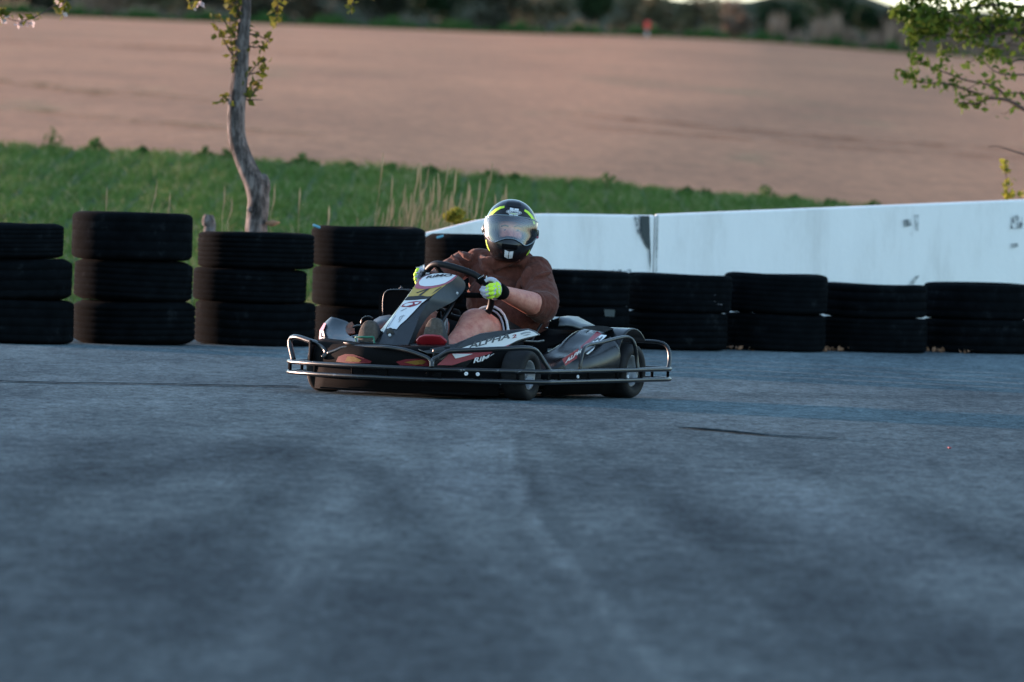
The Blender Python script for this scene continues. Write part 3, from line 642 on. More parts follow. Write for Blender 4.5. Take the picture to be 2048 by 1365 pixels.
# crown above the frame with drooping sprays
P2 = []; PB = []
for k in range(26):
    a = random.uniform(0, 6.28); h = random.uniform(-100, -700); x0, y0 = 495, h; ln = random.uniform(250, 520)
    ex, ey = x0+math.cos(a)*ln, h-random.uniform(-60, 160); Ye = YT+math.sin(a)*1.4
    if ey > -40 : ey = -60
    A = at(x0, y0, YT); B = at(ex, ey, Ye); mid = (A+B)/2+Vector((0, 0, random.uniform(0, .25)))
    mb.tube([A, mid, B], [.016, .010, .003], 6, 3)
    for q in range(85):
        t_ = random.uniform(.25, 1.); c0 = A.lerp(B, t_); P2.append((c0.x+random.gauss(0, .12), c0.y+random.gauss(0, .12), c0.z+random.gauss(0, .10)))
for (pts, n, nb) in [([(500, -160), (300, -90), (140, -20), (110, 10), (70, 35), (30, 42), (5, 28)], 34, 10), ([(140, -20), (128, 8), (132, 22)], 16, 4), ([(500, -120), (440, -60), (400, -15), (386, 6)], 16, 6), ([(497, -90), (530, -50), (552, -10), (556, 20), (551, 44)], 22, 0), ([(500, -200), (620, -120), (700, -30), (706, 8), (694, 14)], 18, 0)]:
    tmp = []; twig(mb, pts, YT-.4, .007, tmp, n+nb, .02, .06)
    vis = [q for q in tmp]; P2 += vis[:n]; PB += vis[n:]
for (px, py) in [(40, 44), (50, 48), (60, 47), (388, 8), (402, 9), (128, 12), (35, 47)]:
    q = at(px, py, YT-.4); PB += [(q.x+random.gauss(0, .012), q.y, q.z+random.gauss(0, .008)) for _ in range(5)]
mb.build('branch', M['twig'], tree)
V2, F2 = leaf_geo(P2, .062); V1, F1 = f1
fast_mesh('leaves', np.concatenate([V1, V2]), np.concatenate([F1, F2+len(V1)]), M['leafL'], tree)
V, F = leaf_geo(PB, .05); fast_mesh('blossom', V, F, M['blossom'], tree)
mb = MB(); q = at(545, 447, YT-.1); mb.tube([at(527, 446, YT), q, at(560, 445, YT-.1)], [.004, .022, .003], 8, 3); mb.build('dead_leaf', M['leafb'], tree)
tag(tree, 'slender crooked tree with grey bark and young leaf shoots behind the third tyre stack', 'tree')

# ------------------------------------------------------------------ right tree (trunk outside the frame)
YR_ = 60.; t = empty('tree'); mb = MB(); P = []
TRK = [(2420, 800, 90), (2410, 600, 82), (2395, 400, 76), (2400, 200, 66), (2420, 0, 54), (2410, -250, 40), (2430, -600, 20)]
k_ = FPX/YR_; mt_ = MB(); mt_.tube([at(a, b, YR_) for a, b, c in TRK], [c/2/k_ for a, b, c in TRK], 14, 4); mt_.build('trunk', M['bark'], t)
BR = [([(2398, 330), (2200, 262), (2100, 236), (2048, 219), (2018, 202), (1980, 197), (1953, 208), (1922, 205)], .022, 26),
      ([(2048, 219), (2018, 202), (1997, 178), (1963, 167), (1929, 160), (1895, 147), (1860, 133), (1835, 120)], .011, 70),
      ([(1963, 190), (1929, 179), (1888, 167), (1850, 166), (1826, 157), (1806, 150)], .008, 62),
      ([(2070, 190), (2030, 186), (1990, 190), (1960, 200)], .007, 22),
      ([(2100, 160), (2048, 150), (2010, 150), (1985, 140), (1960, 118), (1940, 125)], .008, 34),
      ([(2080, 130), (2040, 120), (2015, 128), (1990, 110), (1985, 120)], .007, 26),
      ([(2398, 180), (2200, 120), (2110, 80), (2048, 66), (1990, 70), (1940, 74), (1885, 70), (1850, 58), (1820, 52)], .020, 110),
      ([(2048, 66), (2010, 90), (1980, 95), (1940, 84), (1905, 98), (1890, 108)], .008, 44),
      ([(2300, 60), (2150, 20), (2048, 14), (1980, 10), (1920, 20), (1860, 26), (1800, 24)], .016, 120),
      ([(2150, 30), (2060, 40), (2000, 40), (1940, 46), (1880, 38), (1840, 32)], .012, 120),
      ([(2100, 70), (2048, 50), (1990, 52), (1930, 55), (1870, 50)], .010, 90),
      ([(1885, 70), (1850, 75), (1830, 85), (1820, 78)], .006, 30), ([(1860, 30), (1830, 36), (1798, 22)], .005, 26),
      ([(2300, -30), (2150, -40), (2000, -20), (1900, -10), (1830, 2)], .016, 120),
      ([(2060, 100), (2030, 60), (2000, 30), (1970, 0), (1940, -20)], .009, 60),
      ([(2300, 355), (2150, 335), (2048, 309), (2018, 300), (1995, 293), (1977, 294)], .009, 0),
      ([(1926, 184), (1950, 170), (1960, 160)], .004, 0), ([(2048, 96), (2010, 88), (1990, 100), (1970, 110)], .005, 10),
      ([(2025, 215), (2010, 228), (2000, 226)], .003, 2)]
for pts, r0, n in BR: twig(mb, pts, YR_, r0, P, int(n*(2.6 if n >= 90 else 1.35)), .034 if n >= 90 else .026, .08)
for k in range(24):
    a = random.uniform(-1.5, 1.9); A = at(2410, random.uniform(-500, 100), YR_); ex = 2410-math.cos(a)*random.uniform(300, 620); B = at(ex, random.uniform(-700, -60), YR_+math.sin(a)*1.8)
    mb.tube([A, (A+B)/2+Vector((0, 0, .15)), B], [.02, .012, .003], 6, 3)
    for q in range(90):
        c0 = A.lerp(B, random.uniform(.25, 1.)); P.append((c0.x+random.gauss(0, .13), c0.y+random.gauss(0, .13), c0.z+random.gauss(0, .11)))
mb.build('branch', M['twig'], t)
V, F = leaf_geo(P, .055); fast_mesh('leaves', V, F, M['leafR'], t)
tag(t, 'tree with fresh green leaves reaching in from the top right above the wall', 'tree')
t = empty('shoot'); mb = MB(); P = []
twig(mb, [(2018, 470), (2016, 420), (2014, 380), (2012, 340), (2011, 320)], 59, .006, P, 0, .02, .02)
for (px, py) in [(2010, 326), (2006, 338), (2014, 346), (2018, 345), (2010, 370), (2016, 366), (2022, 372), (2012, 385), (2020, 390), (2026, 388), (2014, 396), (2040, 390)]:
    q = at(px, py, 59); P += [(q.x+random.gauss(0, .012), q.y+random.gauss(0, .02), q.z+random.gauss(0, .012)) for _ in range(4)]
mb.build('stem', M['twig'], t); V, F = leaf_geo(P, .055); fast_mesh('leaves', V, F, M['leafY'], t)
tag(t, 'upright leafy shoot rising just behind the white wall near the right edge', 'shoot')
# ================================================================== go kart (local frame: x forward, y to the driver's left, z up)
KM = Matrix.Translation(KO) @ Matrix.Rotation(math.atan2(FW.y, FW.x), 4, 'Z')
kart = empty('go_kart', KM)
tag(kart, 'black rental go-kart with steel bumper rails, number one panel and red-white stickers', 'go-kart')
def text_geo(body, bold=.012):
    cu = bpy.data.curves.new('t', 'FONT'); cu.body = body; cu.resolution_u = 2; cu.offset = bold; o = bpy.data.objects.new('t', cu); C.objects.link(o)
    bpy.context.view_layer.update(); dg = bpy.context.evaluated_depsgraph_get(); me = bpy.data.meshes.new_from_object(o.evaluated_get(dg))
    v = [(p.co.x, p.co.y) for p in me.vertices]; f = [tuple(p.vertices) for p in me.polygons]
    bpy.data.objects.remove(o); bpy.data.curves.remove(cu); bpy.data.meshes.remove(me)
    x0, x1 = min(a for a, b in v), max(a for a, b in v); y0, y1 = min(b for a, b in v), max(b for a, b in v)
    return [((a-x0)/(x1-x0), (b-y0)/(y1-y0)) for a, b in v], f
def px_text(name, body, o, ux, uy, fn, mt, parent, bold=.012):
    """lettering whose lower left corner is o, right edge o+ux, top o+uy, laid on the surface fn"""
    v, f = text_geo(body, bold); mb = MB(); mb.add([fn(o[0]+a*ux[0]+b*uy[0], o[1]+a*ux[1]+b*uy[1]) for a, b in v], f); return mb.build(name, mt, parent, False)
def px_poly(name, polys, fn, mt, parent, sub=0):
    o_ = None
    for pl in polys:
        mb = MB(); bm = bmesh.new(); bm.faces.new([bm.verts.new((x, y, 0)) for x, y in pl]); bmesh.ops.triangulate(bm, faces=bm.faces)
        for _ in range(sub): bmesh.ops.subdivide_edges(bm, edges=bm.edges, cuts=1, use_grid_fill=True)
        bm.verts.index_update(); mb.add([fn(v.co.x, v.co.y) for v in bm.verts], [tuple(v.index for v in f.verts) for f in bm.faces]); bm.free(); o_ = mb.build(name, mt, parent, False)
    return o_
def ellp(cx, cy, rx, ry, n=24, rot=0.):
    c_, s_ = math.cos(rot), math.sin(rot); return [(cx+rx*math.cos(6.2832*k/n)*c_-ry*math.sin(6.2832*k/n)*s_, cy+rx*math.cos(6.2832*k/n)*s_+ry*math.sin(6.2832*k/n)*c_) for k in range(n)]
SOL = lambda t: ('SOLIDIFY', dict(thickness=t, offset=-1))
# --- wheels
def wheel(name, x, y, rad, wdt, side, steer=0.):
    hw = wdt/2; rr = rad; e = empty('wheel'); bpy.data.objects.remove(e)
    prof = [(-hw*.72, rr*.56), (-hw*.95, rr*.66), (-hw, rr*.80), (-hw*.93, rr*.93), (-hw*.78, rr*.985), (-hw*.4, rr), (hw*.4, rr), (hw*.78, rr*.985), (hw*.93, rr*.93), (hw, rr*.80), (hw*.95, rr*.66), (hw*.72, rr*.56), (0, rr*.5)]
    rim = MB(); q = side
    rp = [(-hw*.72, rr*.30), (-hw*.72, rr*.555), (-hw*.76, rr*.58), (-hw*.66, rr*.565), (-hw*.55, rr*.47), (hw*.55, rr*.47), (hw*.66, rr*.565), (hw*.76, rr*.58), (hw*.72, rr*.53), (hw*.5, rr*.43), (hw*.12, rr*.40), (hw*.10, rr*.16), (hw*.45, rr*.15), (hw*.45, 0.001)]
    rim.lathe([(a*q, b) for a, b in rp], 'y', 40); w_ = rim.build('wheel', M['alu'], kart)
    t_ = MB(); t_.lathe([(a*q, b) for a, b in prof], 'y', 48, closed=True); ty = t_.build('tyre', M['rubber'], w_)
    for k in range(5):
        nb = MB(); a = 6.2832*k/5; nb.tube([(rr*.27*math.cos(a), hw*.08*q, rr*.27*math.sin(a)), (rr*.27*math.cos(a), hw*.20*q, rr*.27*math.sin(a))], .007, 6); nb.build('wheel_nut', M['steel'], w_)
    w_.location = (x, y, rad); w_.rotation_euler = (0, 0, steer); return w_
wheel('wheel', 1.06, .55, .128, .125, 1, R(3)); wheel('wheel', 1.06, -.55, .128, .125, -1, R(3))
wheel('wheel', 0, .575, .140, .185, 1); wheel('wheel', 0, -.575, .140, .185, -1)
mb = MB(); mb.tube([(0, -.6, .14), (0, .6, .14)], .02, 14); mb.tube([(1.06, -.5, .128), (1.06, .5, .128)], .012, 10); mb.build('axle', M['tube'], kart)
# --- chassis and floor
mb = MB()
for s in (-1, 1):
    mb.tube([(-.28, .30*s, .07), (.25, .32*s, .06), (.75, .34*s, .06), (1.06, .42*s, .07), (1.25, .30*s, .06), (1.36, .12*s, .06)], .015, 10, 5)
for x in (-.2, .35, .8, 1.25): mb.tube([(x, -.33, .062), (x, .33, .062)], .014, 10)
mb.build('chassis', M['tube'], kart)
mb = MB(); mb.box((.78, 0, .030), (1.25, .80, .008)); mb.box((.05, 0, .038), (.5, .7, .008)); mb.build('floor_pan', M['matt'], kart, False)
mb = MB()
pl = [(1.40, .0), (1.38, .3), (1.26, .52), (1.20, .50), (1.28, .3), (1.30, 0)]
mb.grid([[(x, y, .022) for x, y in [(1.28, -.5), (1.33, -.42), (1.385, -.25), (1.42, 0), (1.40, .25), (1.30, .42), (1.2, .5)]], [(x-.02, y, .15) for x, y in [(1.28, -.5), (1.33, -.42), (1.385, -.25), (1.42, 0), (1.40, .25), (1.30, .42), (1.2, .5)]]])
mb.build('front_skirt', M['matt'], kart, True, [SOL(.01)])
for s in (-1, 1):
    mb = MB(); mb.grid([[(x, .60*s, .022) for x in (.14, .3, .6, .92)], [(x, .66*s, .13) for x in (.14, .3, .6, .92)]]); mb.build('side_skirt', M['matt'], kart, True, [SOL(.01)])
# --- bumper rails
def ring(z, grow=0.):
    P = [(-.36, 0), (-.36, .50), (-.35, .66), (-.28, .715), (.0, .71), (.5, .71), (.98, .71), (1.10, .69), (1.26, .55), (1.38, .38), (1.46, .15), (1.46, -.15), (1.40, -.38), (1.32, -.55), (1.22, -.68), (1.10, -.715), (.9, -.715), (.5, -.71), (0, -.71), (-.28, -.715), (-.35, -.66), (-.36, -.50)]
    return [(x, y, z) for x, y in P]
def zr(base): return base
for z, r in ((.148, .0113), (.096, .0115)):
    mb = MB(); mb.tube(ring(z), r, 12, 6, closed=True); mb.build('bumper_rail', M['tube'], kart)
for (x, y) in [(-.31, .70), (-.33, .60), (.02, .71), (.30, .71), (.62, .71), (.95, .71), (1.2, .605), (1.34, .44), (1.435, .22), (1.45, .0), (1.44, -.2), (1.37, -.45), (1.245, -.66), (1.17, -.705), (1.02, -.715), (.5, -.71), (0, -.71)]:
    mb = MB(); mb.tube([(x, y, .094), (x, y, .150)], .008, 8); mb.build('bumper_spacer', M['matt'], kart)
for (x, y, a) in [(1.43, .27, -.35), (1.33, .455, -.8), (1.05, .70, -1.3), (1.46, -.02, 0), (1.455, -.16, .1)]:
    mb = MB(); mb.box((x, y, .122), (.008, .055, .022), Matrix.Rotation(a, 3, 'Z')); mb.build('bumper_bracket', M['matt'], kart, False)
for (px, py, x) in [(933, 748, 1.43), (956, 749, 1.405)]:
    p = K(px, py, x); mb = MB(); mb.lathe([(0, .0095), (.006, .0095), (.006, .004), (.002, .0035), (.002, 0.0005)], 'x', 18, p); mb.build('bolt', M['wht'], kart)
for (px, py, y) in [(1155.5, 754, .722), (1255.5, 754, .722)]:
    p = KY(px, py, y); mb = MB(); mb.lathe([(-.002, .009), (.004, .009), (.004, .005), (.001, .004), (.001, .0005)], 'y', 18, p); mb.build('bolt', M['wht2'], kart)
# hoops above the rails
def hoop(pts, r, sm_=6):
    mb = MB(); mb.tube(pts, r, 12, sm_); return mb.build('guard_hoop', M['tube'], kart)
FH = lambda l: [K(a, b, c) for a, b, c in l]
hoop(FH([(1101, 744, 1.03), (1092, 730, 1.05), (1078, 709, 1.08), (1066, 699, 1.13), (1045, 696.5, 1.20), (1010, 698, 1.27), (960, 700, 1.34), (915, 702, 1.39), (896, 704, 1.41), (880, 713, 1.42), (866, 721, 1.43), (864, 735, 1.44)]), .0125)
hoop(FH([(862, 735, 1.44), (861, 721, 1.43), (845, 712, 1.42), (815, 702, 1.41), (795, 698, 1.40), (765, 694.5, 1.39), (720, 694, 1.36), (690, 695, 1.34), (672, 702, 1.33), (657, 707, 1.32)]), .0105)
hoop(FH([(587, 720, 1.18), (583, 703, 1.17), (580, 686, 1.16), (584, 676, 1.16), (596, 675, 1.19), (618, 682, 1.23), (636, 688, 1.26), (648, 697, 1.29), (653, 707, 1.31), (646, 716, 1.32)]), .0135)
hoop([KY(a, b, c) for a, b, c in [(1160, 742, .70), (1162, 720, .70), (1167, 700, .69), (1176, 691, .68), (1200, 686, .68), (1235, 677, .68), (1252, 674.5, .68), (1263, 679, .69), (1269, 690, .70), (1273, 715, .70), (1276, 742, .71)]], .0095)
hoop([(-.30, .705, .15), (-.325, .70, .20), (-.34, .68, .255), (-.345, .63, .282), (-.345, .50, .285), (-.345, 0, .285), (-.345, -.5, .285), (-.345, -.63, .28), (-.34, -.68, .255), (-.325, -.7, .2), (-.3, -.705, .15)], .0095)
hoop([(.67, -.70, .15), (.66, -.70, .22), (.60, -.69, .255), (.35, -.68, .28), (.18, -.68, .29), (.10, -.69, .26), (0, -.71, .15)], .0095)
# --- nose cone (moulded front body behind the rails)
def xn(y): return 1.40-(.42 if y > 0 else .17)*max(0, (abs(y)-.15)/.47)**1.3
ys = [-.50+1.06*i/28 for i in range(29)]
mb = MB(); rows = []
for (dx, z) in ((-.10, .275), (-.04, .270), (-.015, .255), (0, .20), (.0, .15), (-.03, .12)):
    rows.append([(xn(y)+dx, y, z-.02*(1-abs(y)/.56)*(z > .24)) for y in ys])
mb.grid(rows); mb.build('nose_cone', M['nose'], kart, True, [SOL(.006)])
mb = MB(); rows = []
for x in (.62, .8, .95, 1.1, 1.2, 1.3, 1.36):
    rows.append([(x, y, .105+.135*max(0, (x-.9)/.46)**1.5-.02*math.cos(y*9)) for y in [-.30+.6*i/12 for i in range(13)]])
mb.grid(rows); mb.build('foot_tray', M['plastic'], kart, True, [SOL(.006)])
def nosef(px, py, off=.004):
    p = K(px, py, 1.40)
    for _ in range(8): p = K(px, py, xn(p.y)+off)
    return p
px_poly('nose_sticker', [[(672, 724), (676, 714), (690, 708.5), (706, 709), (724, 715), (743, 723), (741, 727), (700, 727)], [(792, 724), (812, 719), (840, 718), (860, 720), (866, 727), (860, 733), (800, 731)]], nosef, M['nose_red'], kart, 2)
px_poly('nose_sticker', [[(690, 723), (695, 713), (709, 714), (723, 721), (718, 724.5)], [(808, 725), (825, 722), (845, 720), (852, 724), (846, 729), (830, 730)]], lambda a, b: nosef(a, b, .0065), M['nose_amber'], kart, 1)
mb = MB(); mb.grid([[(x, y, z) for x, y in ((.86, -.60), (1.0, -.61), (1.15, -.585), (1.25, -.555), (1.30, -.52))] for z in (.155, .20, .262)]); mb.build('nose_sun_blocker', M['nose'], kart, True, [SOL(.008)])  # panel added to block the low sun from the nose
# --- left front flank with the lettering
def xfl(px): return 1.415-(px-866)*.00215
def flank(px, py, off=.0): return K(px, py, xfl(px)+off)
TOPF = [(866, 696), (890, 693), (912, 687), (935, 677), (960, 667), (990, 662.5), (1025, 659.5), (1056, 657), (1069, 661), (1080, 669)]
MIDF = [(866, 700), (890, 698), (912, 697), (935, 692), (960, 684), (990, 676), (1025, 667), (1056, 660), (1069, 664.5), (1079, 670)]
LOWF = [(866, 720), (890, 720), (912, 719), (935, 716), (960, 710), (990, 702), (1012, 693), (1042, 681), (1060, 676.5), (1078, 671)]
BOTF = [(866, 742), (890, 742), (912, 742), (935, 742), (960, 742), (985, 742), (1003, 742), (1009, 712), (1030, 690), (1074, 672)]
mb = MB(); mb.grid([[K(a, b, xfl(a)-.10) for a, b in TOPF], [K(a, b+1.2, xfl(a)-.01) for a, b in TOPF], [flank(*p) for p in MIDF], [flank(*p) for p in LOWF], [flank(a, b, -.012) for a, b in BOTF]])
mb.build('front_fender', M['plastic'], kart, False, [('BEVEL', dict(width=.006, segments=2)), SOL(.006)])
flank4 = lambda a, b: flank(a, b, .0045); flank6 = lambda a, b: flank(a, b, .007)
px_poly('white_strip', [[(921, 697.5), (938, 691.6), (960, 684.3), (990, 676.2), (1025, 667.2), (1056, 660.3), (1068, 664), (1077, 670), (1060, 674), (1049, 676.5), (1035, 681), (1021, 688), (1010, 693), (1001, 696.5)]], flank4, M['wht'], kart, 1)
px_poly('red_sliver', [[(1001, 696), (1022, 688.5), (1015, 693.5), (1008, 697)]], flank6, M['pink'], kart)
px_poly('red_wedge', [[(874, 730.5), (887, 719), (897, 709), (902, 703), (950, 703), (992, 704), (975, 709.5), (955, 715.5), (925, 724.5), (905, 731)]], flank4, M['red'], kart)
px_poly('white_corner', [[(904, 708), (911, 717.5), (930, 713), (946, 708)]], flank6, M['wht'], kart)
px_text('lettering', 'ALPHA', (936, 698.5), (84, -21.5), (4, -12.0), flank6, M['inkblue'], kart, .028)
px_text('lettering', '2', (1024, 677.5), (9, -2.2), (1.4, -7.4), flank6, M['red'], kart, .03)
px_poly('number_smudge', [[(1041, 667), (1050, 664), (1061, 663.5), (1062, 666), (1052, 667), (1042, 670)], [(1045, 671.5), (1056, 668.5), (1063, 668.5), (1054, 671.5)]], flank6, M['grey_ink'], kart)
px_text('lettering', 'RiMO', (946.5, 727), (46.5, -10.6), (3.5, -11), flank6, M['wht'], kart, .028)
# --- right front fender: curved box seen from the front
mb = MB()
G = [[(656, 703, 1.16), (638.5, 684, 1.06), (640, 660, .99), (649, 645, .97), (662, 633.5, .95)],
     [(657.5, 692, 1.21), (652, 679, 1.16), (648.5, 660, 1.07), (653, 647, 1.03), (664, 635, .98)],
     [(675, 691, 1.25), (668, 678, 1.19), (664, 660, 1.08), (667, 648, 1.02), (674, 636, .975)],
     [(700, 690, 1.30), (690, 676, 1.20), (686, 666, 1.09), (684, 655, 1.02), (688, 641, .975)],
     [(722, 689, 1.35), (718, 681, 1.28), (692, 670, 1.12), (689, 654, 1.03), (701, 645.5, .975)]]
mb.grid([[K(*p) for p in row] for row in G])
mb.build('front_fender', M['grey_plastic'], kart, True, [('SUBSURF', dict(levels=1, render_levels=2)), SOL(.008)])
mb = MB(); vs = [K(*p) for p in [(688, 670.5, 1.11), (687.5, 655, 1.02), (694, 649, .99), (701.5, 646, .965), (706, 655, .94), (707, 669, .98)]]; mb.add(vs, [tuple(range(6))]); mb.build('fender_inner', M['tan'], kart, False, [SOL(.01)])  # tan face set in the fender opening
def rff(px, py):   # outer face of the right fender: between its outer edge and its ridge
    u = (px-638)/18.; return K(px, py, (1.02 if py < 670 else 1.07+(py-684)*.0055)+.05*u+.012)
mb = MB(); mb.grid([[K(637.5, 684, 1.075), K(639, 661, 1.005), K(648, 646, .985)], [K(650, 679, 1.165), K(646, 662, 1.085), K(652, 647.5, 1.04)]]); mb.build('side_sticker', M['pink'], kart, False)
mb = MB(); mb.grid([[K(642, 686, 1.11), K(640.5, 674, 1.06), K(644.5, 662, 1.07)], [K(654, 690, 1.22), K(650, 678, 1.18), K(647.0, 662, 1.10)]]); mb.build('side_sticker', M['wht'], kart, False)
mb = MB()
for (a, b) in [((642, 671), (648, 675)), ((643, 667), (643.5, 674)), ((645, 677), (652, 684)), ((646, 686), (649, 678)), ((650, 690), (652, 684))]:
    mb.tube([K(a[0], a[1], 1.15), K(b[0], b[1], 1.19)], .0035, 6)
mb.build('side_lettering', M['ink'], kart)
px_poly('red_sliver', [[(657, 693.5), (675, 694.5), (668, 699), (657, 703)]], lambda a, b: K(a, b, 1.30), M['red'], kart)
# floor cowl between right fender and the front panel
mb = MB(); mb.grid([[K(a, b, c_) for a, b, c_ in r] for r in [[(684, 672, 1.10), (705, 676, 1.13), (735, 678, 1.15), (765, 680, 1.15), (800, 681, 1.10)], [(700, 680, 1.22), (722, 683, 1.24), (745, 685, 1.25), (775, 687, 1.25), (820, 690, 1.22)], [(700, 692, 1.34), (722, 692, 1.36), (750, 693, 1.36), (785, 695, 1.36), (840, 699, 1.38)]]])
mb.build('cowl', M['grey_plastic'], kart, True, [SOL(.006)])
mb = MB(); mb.grid([[K(a, b, c_) for a, b, c_ in r] for r in [[(820, 686, 1.20), (850, 688, 1.2), (880, 689, 1.2), (915, 688, 1.16)], [(820, 690, 1.28), (850, 691, 1.30), (880, 691, 1.30), (915, 690, 1.25)], [(840, 700, 1.40), (855, 706, 1.41), (880, 706, 1.41), (905, 700, 1.39)]]])
mb.build('cowl', M['plastic'], kart, True, [SOL(.006)])
# --- steering fairing with number
def xf(py): return .88+(py-550)/140*.40
FR = [((743, 680), (757, 690), (784, 690), (816, 690), (827, 689)), ((758, 664), (770, 660), (797, 660), (829, 660), (839, 660)), ((776, 642), (783, 638), (808, 637), (838, 635), (859, 631)), ((792, 622), (795, 620), (820, 618), (851, 612), (883, 616)),
      ((809, 600), (811, 599), (835, 598), (863, 595), (909, 602)), ((828, 574), (830, 573), (858, 572), (891, 569), (927, 583)), ((838, 558), (840, 557), (868, 556), (908, 556), (931, 570)), ((852, 549.5), (853, 549), (881, 545.5), (916, 551), (927, 560))]
mb = MB(); rows = []
for lo, lc, mc, rc, ro in FR:
    x = xf(lc[1]); rows.append([K(lo[0]+26, lo[1], x-.22), K(lo[0], lo[1], x-.05), K(lc[0], lc[1], x), K(mc[0], mc[1], xf(mc[1])+.004), K(rc[0], rc[1], xf(rc[1])), K(ro[0], ro[1], xf(rc[1])-.11)])
cols_ = [catmull(list(cc), 4) for cc in zip(*rows)]; rows = [list(rr_) for rr_ in zip(*cols_)]; 
for j in range(5):
    mb.m = 1 if j == 4 else 0; mb.grid([[rr_[j], rr_[j+1]] for rr_ in rows])
mb.m = 0; mb.add(rows[-1], [(5, 4, 3, 2, 1, 0)])
mb.build('front_panel', [M['plastic'], M['grey_plastic']], kart, True)
fp = lambda a, b: K(a, b, xf(b)+.0085); fp2 = lambda a, b: K(a, b, xf(b)+.0115); fp3 = lambda a, b: K(a, b, xf(b)+.014)
px_poly('number_plate', [[(815, 593.5), (826, 577), (836, 562), (843, 557), (905, 562), (893, 569), (880, 579), (869, 588), (861, 593.5), (838, 592)]], fp, M['yel'], kart, 1)
px_poly('red_arc', [[(838, 559.5), (831, 570), (829.5, 574), (833, 577.5), (845, 578.5), (862, 577), (880, 573), (896, 567), (906, 561), (915, 551.5), (908, 550), (880, 547.5), (853, 551)]], fp2, M['pink'], kart, 1)
px_poly('white_oval', [[(839, 562), (837.5, 567), (840, 571), (849, 573), (862, 572.6), (878, 570), (890, 566.5), (901, 560), (912, 551.2), (900, 548), (881, 546.8), (866, 548), (853, 552), (845, 556)]], fp3, M['wht'], kart, 1)
px_text('lettering', 'RiMO', (851, 557.5), (51, -4.0), (5, -5.5), lambda a, b: K(a, b-5*math.sin((a-851)/56*3.1)**2*.35, xf(b)+.0165), M['ink'], kart, .03)
px_poly('number_one', [[(836.5, 591), (841, 591.5), (861, 576), (856, 577), (832, 585.5), (834, 586.5), (852, 580.5)]], fp2, M['ink'], kart)
px_poly('pen_line', [[(862, 589.5), (866, 586.5), (884, 574.5), (882, 574.3), (872, 580)]], fp2, M['ink'], kart)
px_poly('tape', [[(809, 600.5), (814, 594.6), (836, 592), (846, 591.6), (852, 593.5), (862, 592.5), (858, 597.5), (838, 599), (822, 600)]], fp2, M['black'], kart)
px_poly('white_sticker', [[(809, 601.5), (830, 600.5), (855, 598), (843, 607), (831, 620), (812, 640), (800, 650), (793, 659), (788, 657.8), (773, 657.5), (782, 640), (795, 621)]], fp, M['wht'], kart, 1)
px_poly('red_logo', [[(802, 613.6), (806, 609), (818, 604.5), (832, 602.5), (844, 603), (840, 607), (832, 611), (820, 614.5)]], fp2, M['red'], kart)
px_poly('white_logo_shape', [[(806, 611), (813, 607.2), (822, 605.8), (821, 608), (826, 606), (825, 609.5), (817, 611.5), (812, 613)], [(829, 605), (839, 604.3), (835, 608), (830, 609)]], fp3, M['wht'], kart)
px_poly('faint_drawing', [[(801, 622), (813, 616), (813.6, 616.8), (802, 623)], [(797, 640), (799, 634), (803, 631.5), (810, 631.5), (810, 632.4), (803.5, 632.6), (800, 635), (798, 641)], [(806, 631), (808.6, 629), (798.4, 644.6), (796, 645)], [(776, 654), (784, 641), (791, 631), (791.8, 631.4), (785, 642), (777, 654.6)]], fp2, M['grey_ink'], kart)
mb = MB(); c0 = K(780.5, 667, xf(667)+.004); mb.ell(c0, (.006, .022, .028)); mb.build('bolt_recess', M['black'], kart)
mb = MB(); c0 = K(779.5, 671, xf(671)+.008); mb.ell(c0, (.008, .0085, .0085), None, 12, 8); mb.build('bolt', M['wht2'], kart)
mb = MB(); c0 = K(914, 587, xf(575)-.085); mb.ell(c0, (.008, .0075, .0085), None, 12, 8); mb.build('bolt', M['wht2'], kart)
mb = MB(); mb.tube([K(916, 593, .80), K(909, 601, .82), K(905, 607, .84)], .006, 8); mb.build('bracket', M['tan'], kart)
# --- steering wheel and column
SW = [(846, 566, .79), (850, 550, .82), (858, 537, .84), (869, 529, .86), (886, 529.5, .87), (915, 537, .87), (943, 547, .86), (961, 558, .84), (975, 572, .81), (983, 592, .77), (980, 616, .73), (966, 636, .71), (935, 640, .70), (895, 630, .71), (862, 604, .74), (849, 582, .77)]
mb = MB(); mb.tube(FH(SW), .0165, 14, 5, closed=True); sw = mb.build('steering_wheel', M['grip'], kart)
hub = K(915, 590, .82); mb = MB()
for q in (3, 9, 13): mb.tube([K(*SW[q]), hub], [.012, .016], 8)
mb.ell(hub, (.02, .04, .04)); mb.build('spokes', M['matt'], sw)
mb = MB(); mb.tube([hub, Vector((1.18, 0, .12))], .012, 10); mb.tube([Vector((1.0, -.10, .07)), Vector((.86, -.02, .42))], .010, 8); mb.tube([Vector((1.0, .10, .07)), Vector((.86, -.02, .42))], .010, 8); mb.build('steering_column', M['tube'], kart)
mb = MB(); mb.tube(FH([(956, 556, .848), (961, 560, .842), (967, 565, .835)]), .021, 14, 4); mb.build('grip_collar', M['matt'], sw)
mb = MB()
for k in range(5):
    mb.ell(K(957+k*2.5, 557.5-k*1.6, .868), .0022, None, 8, 6)
mb.ell(K(973, 555, .86), (.004, .003, .008), None, 8, 6); mb.build('grip_marks', M['wht'], sw)
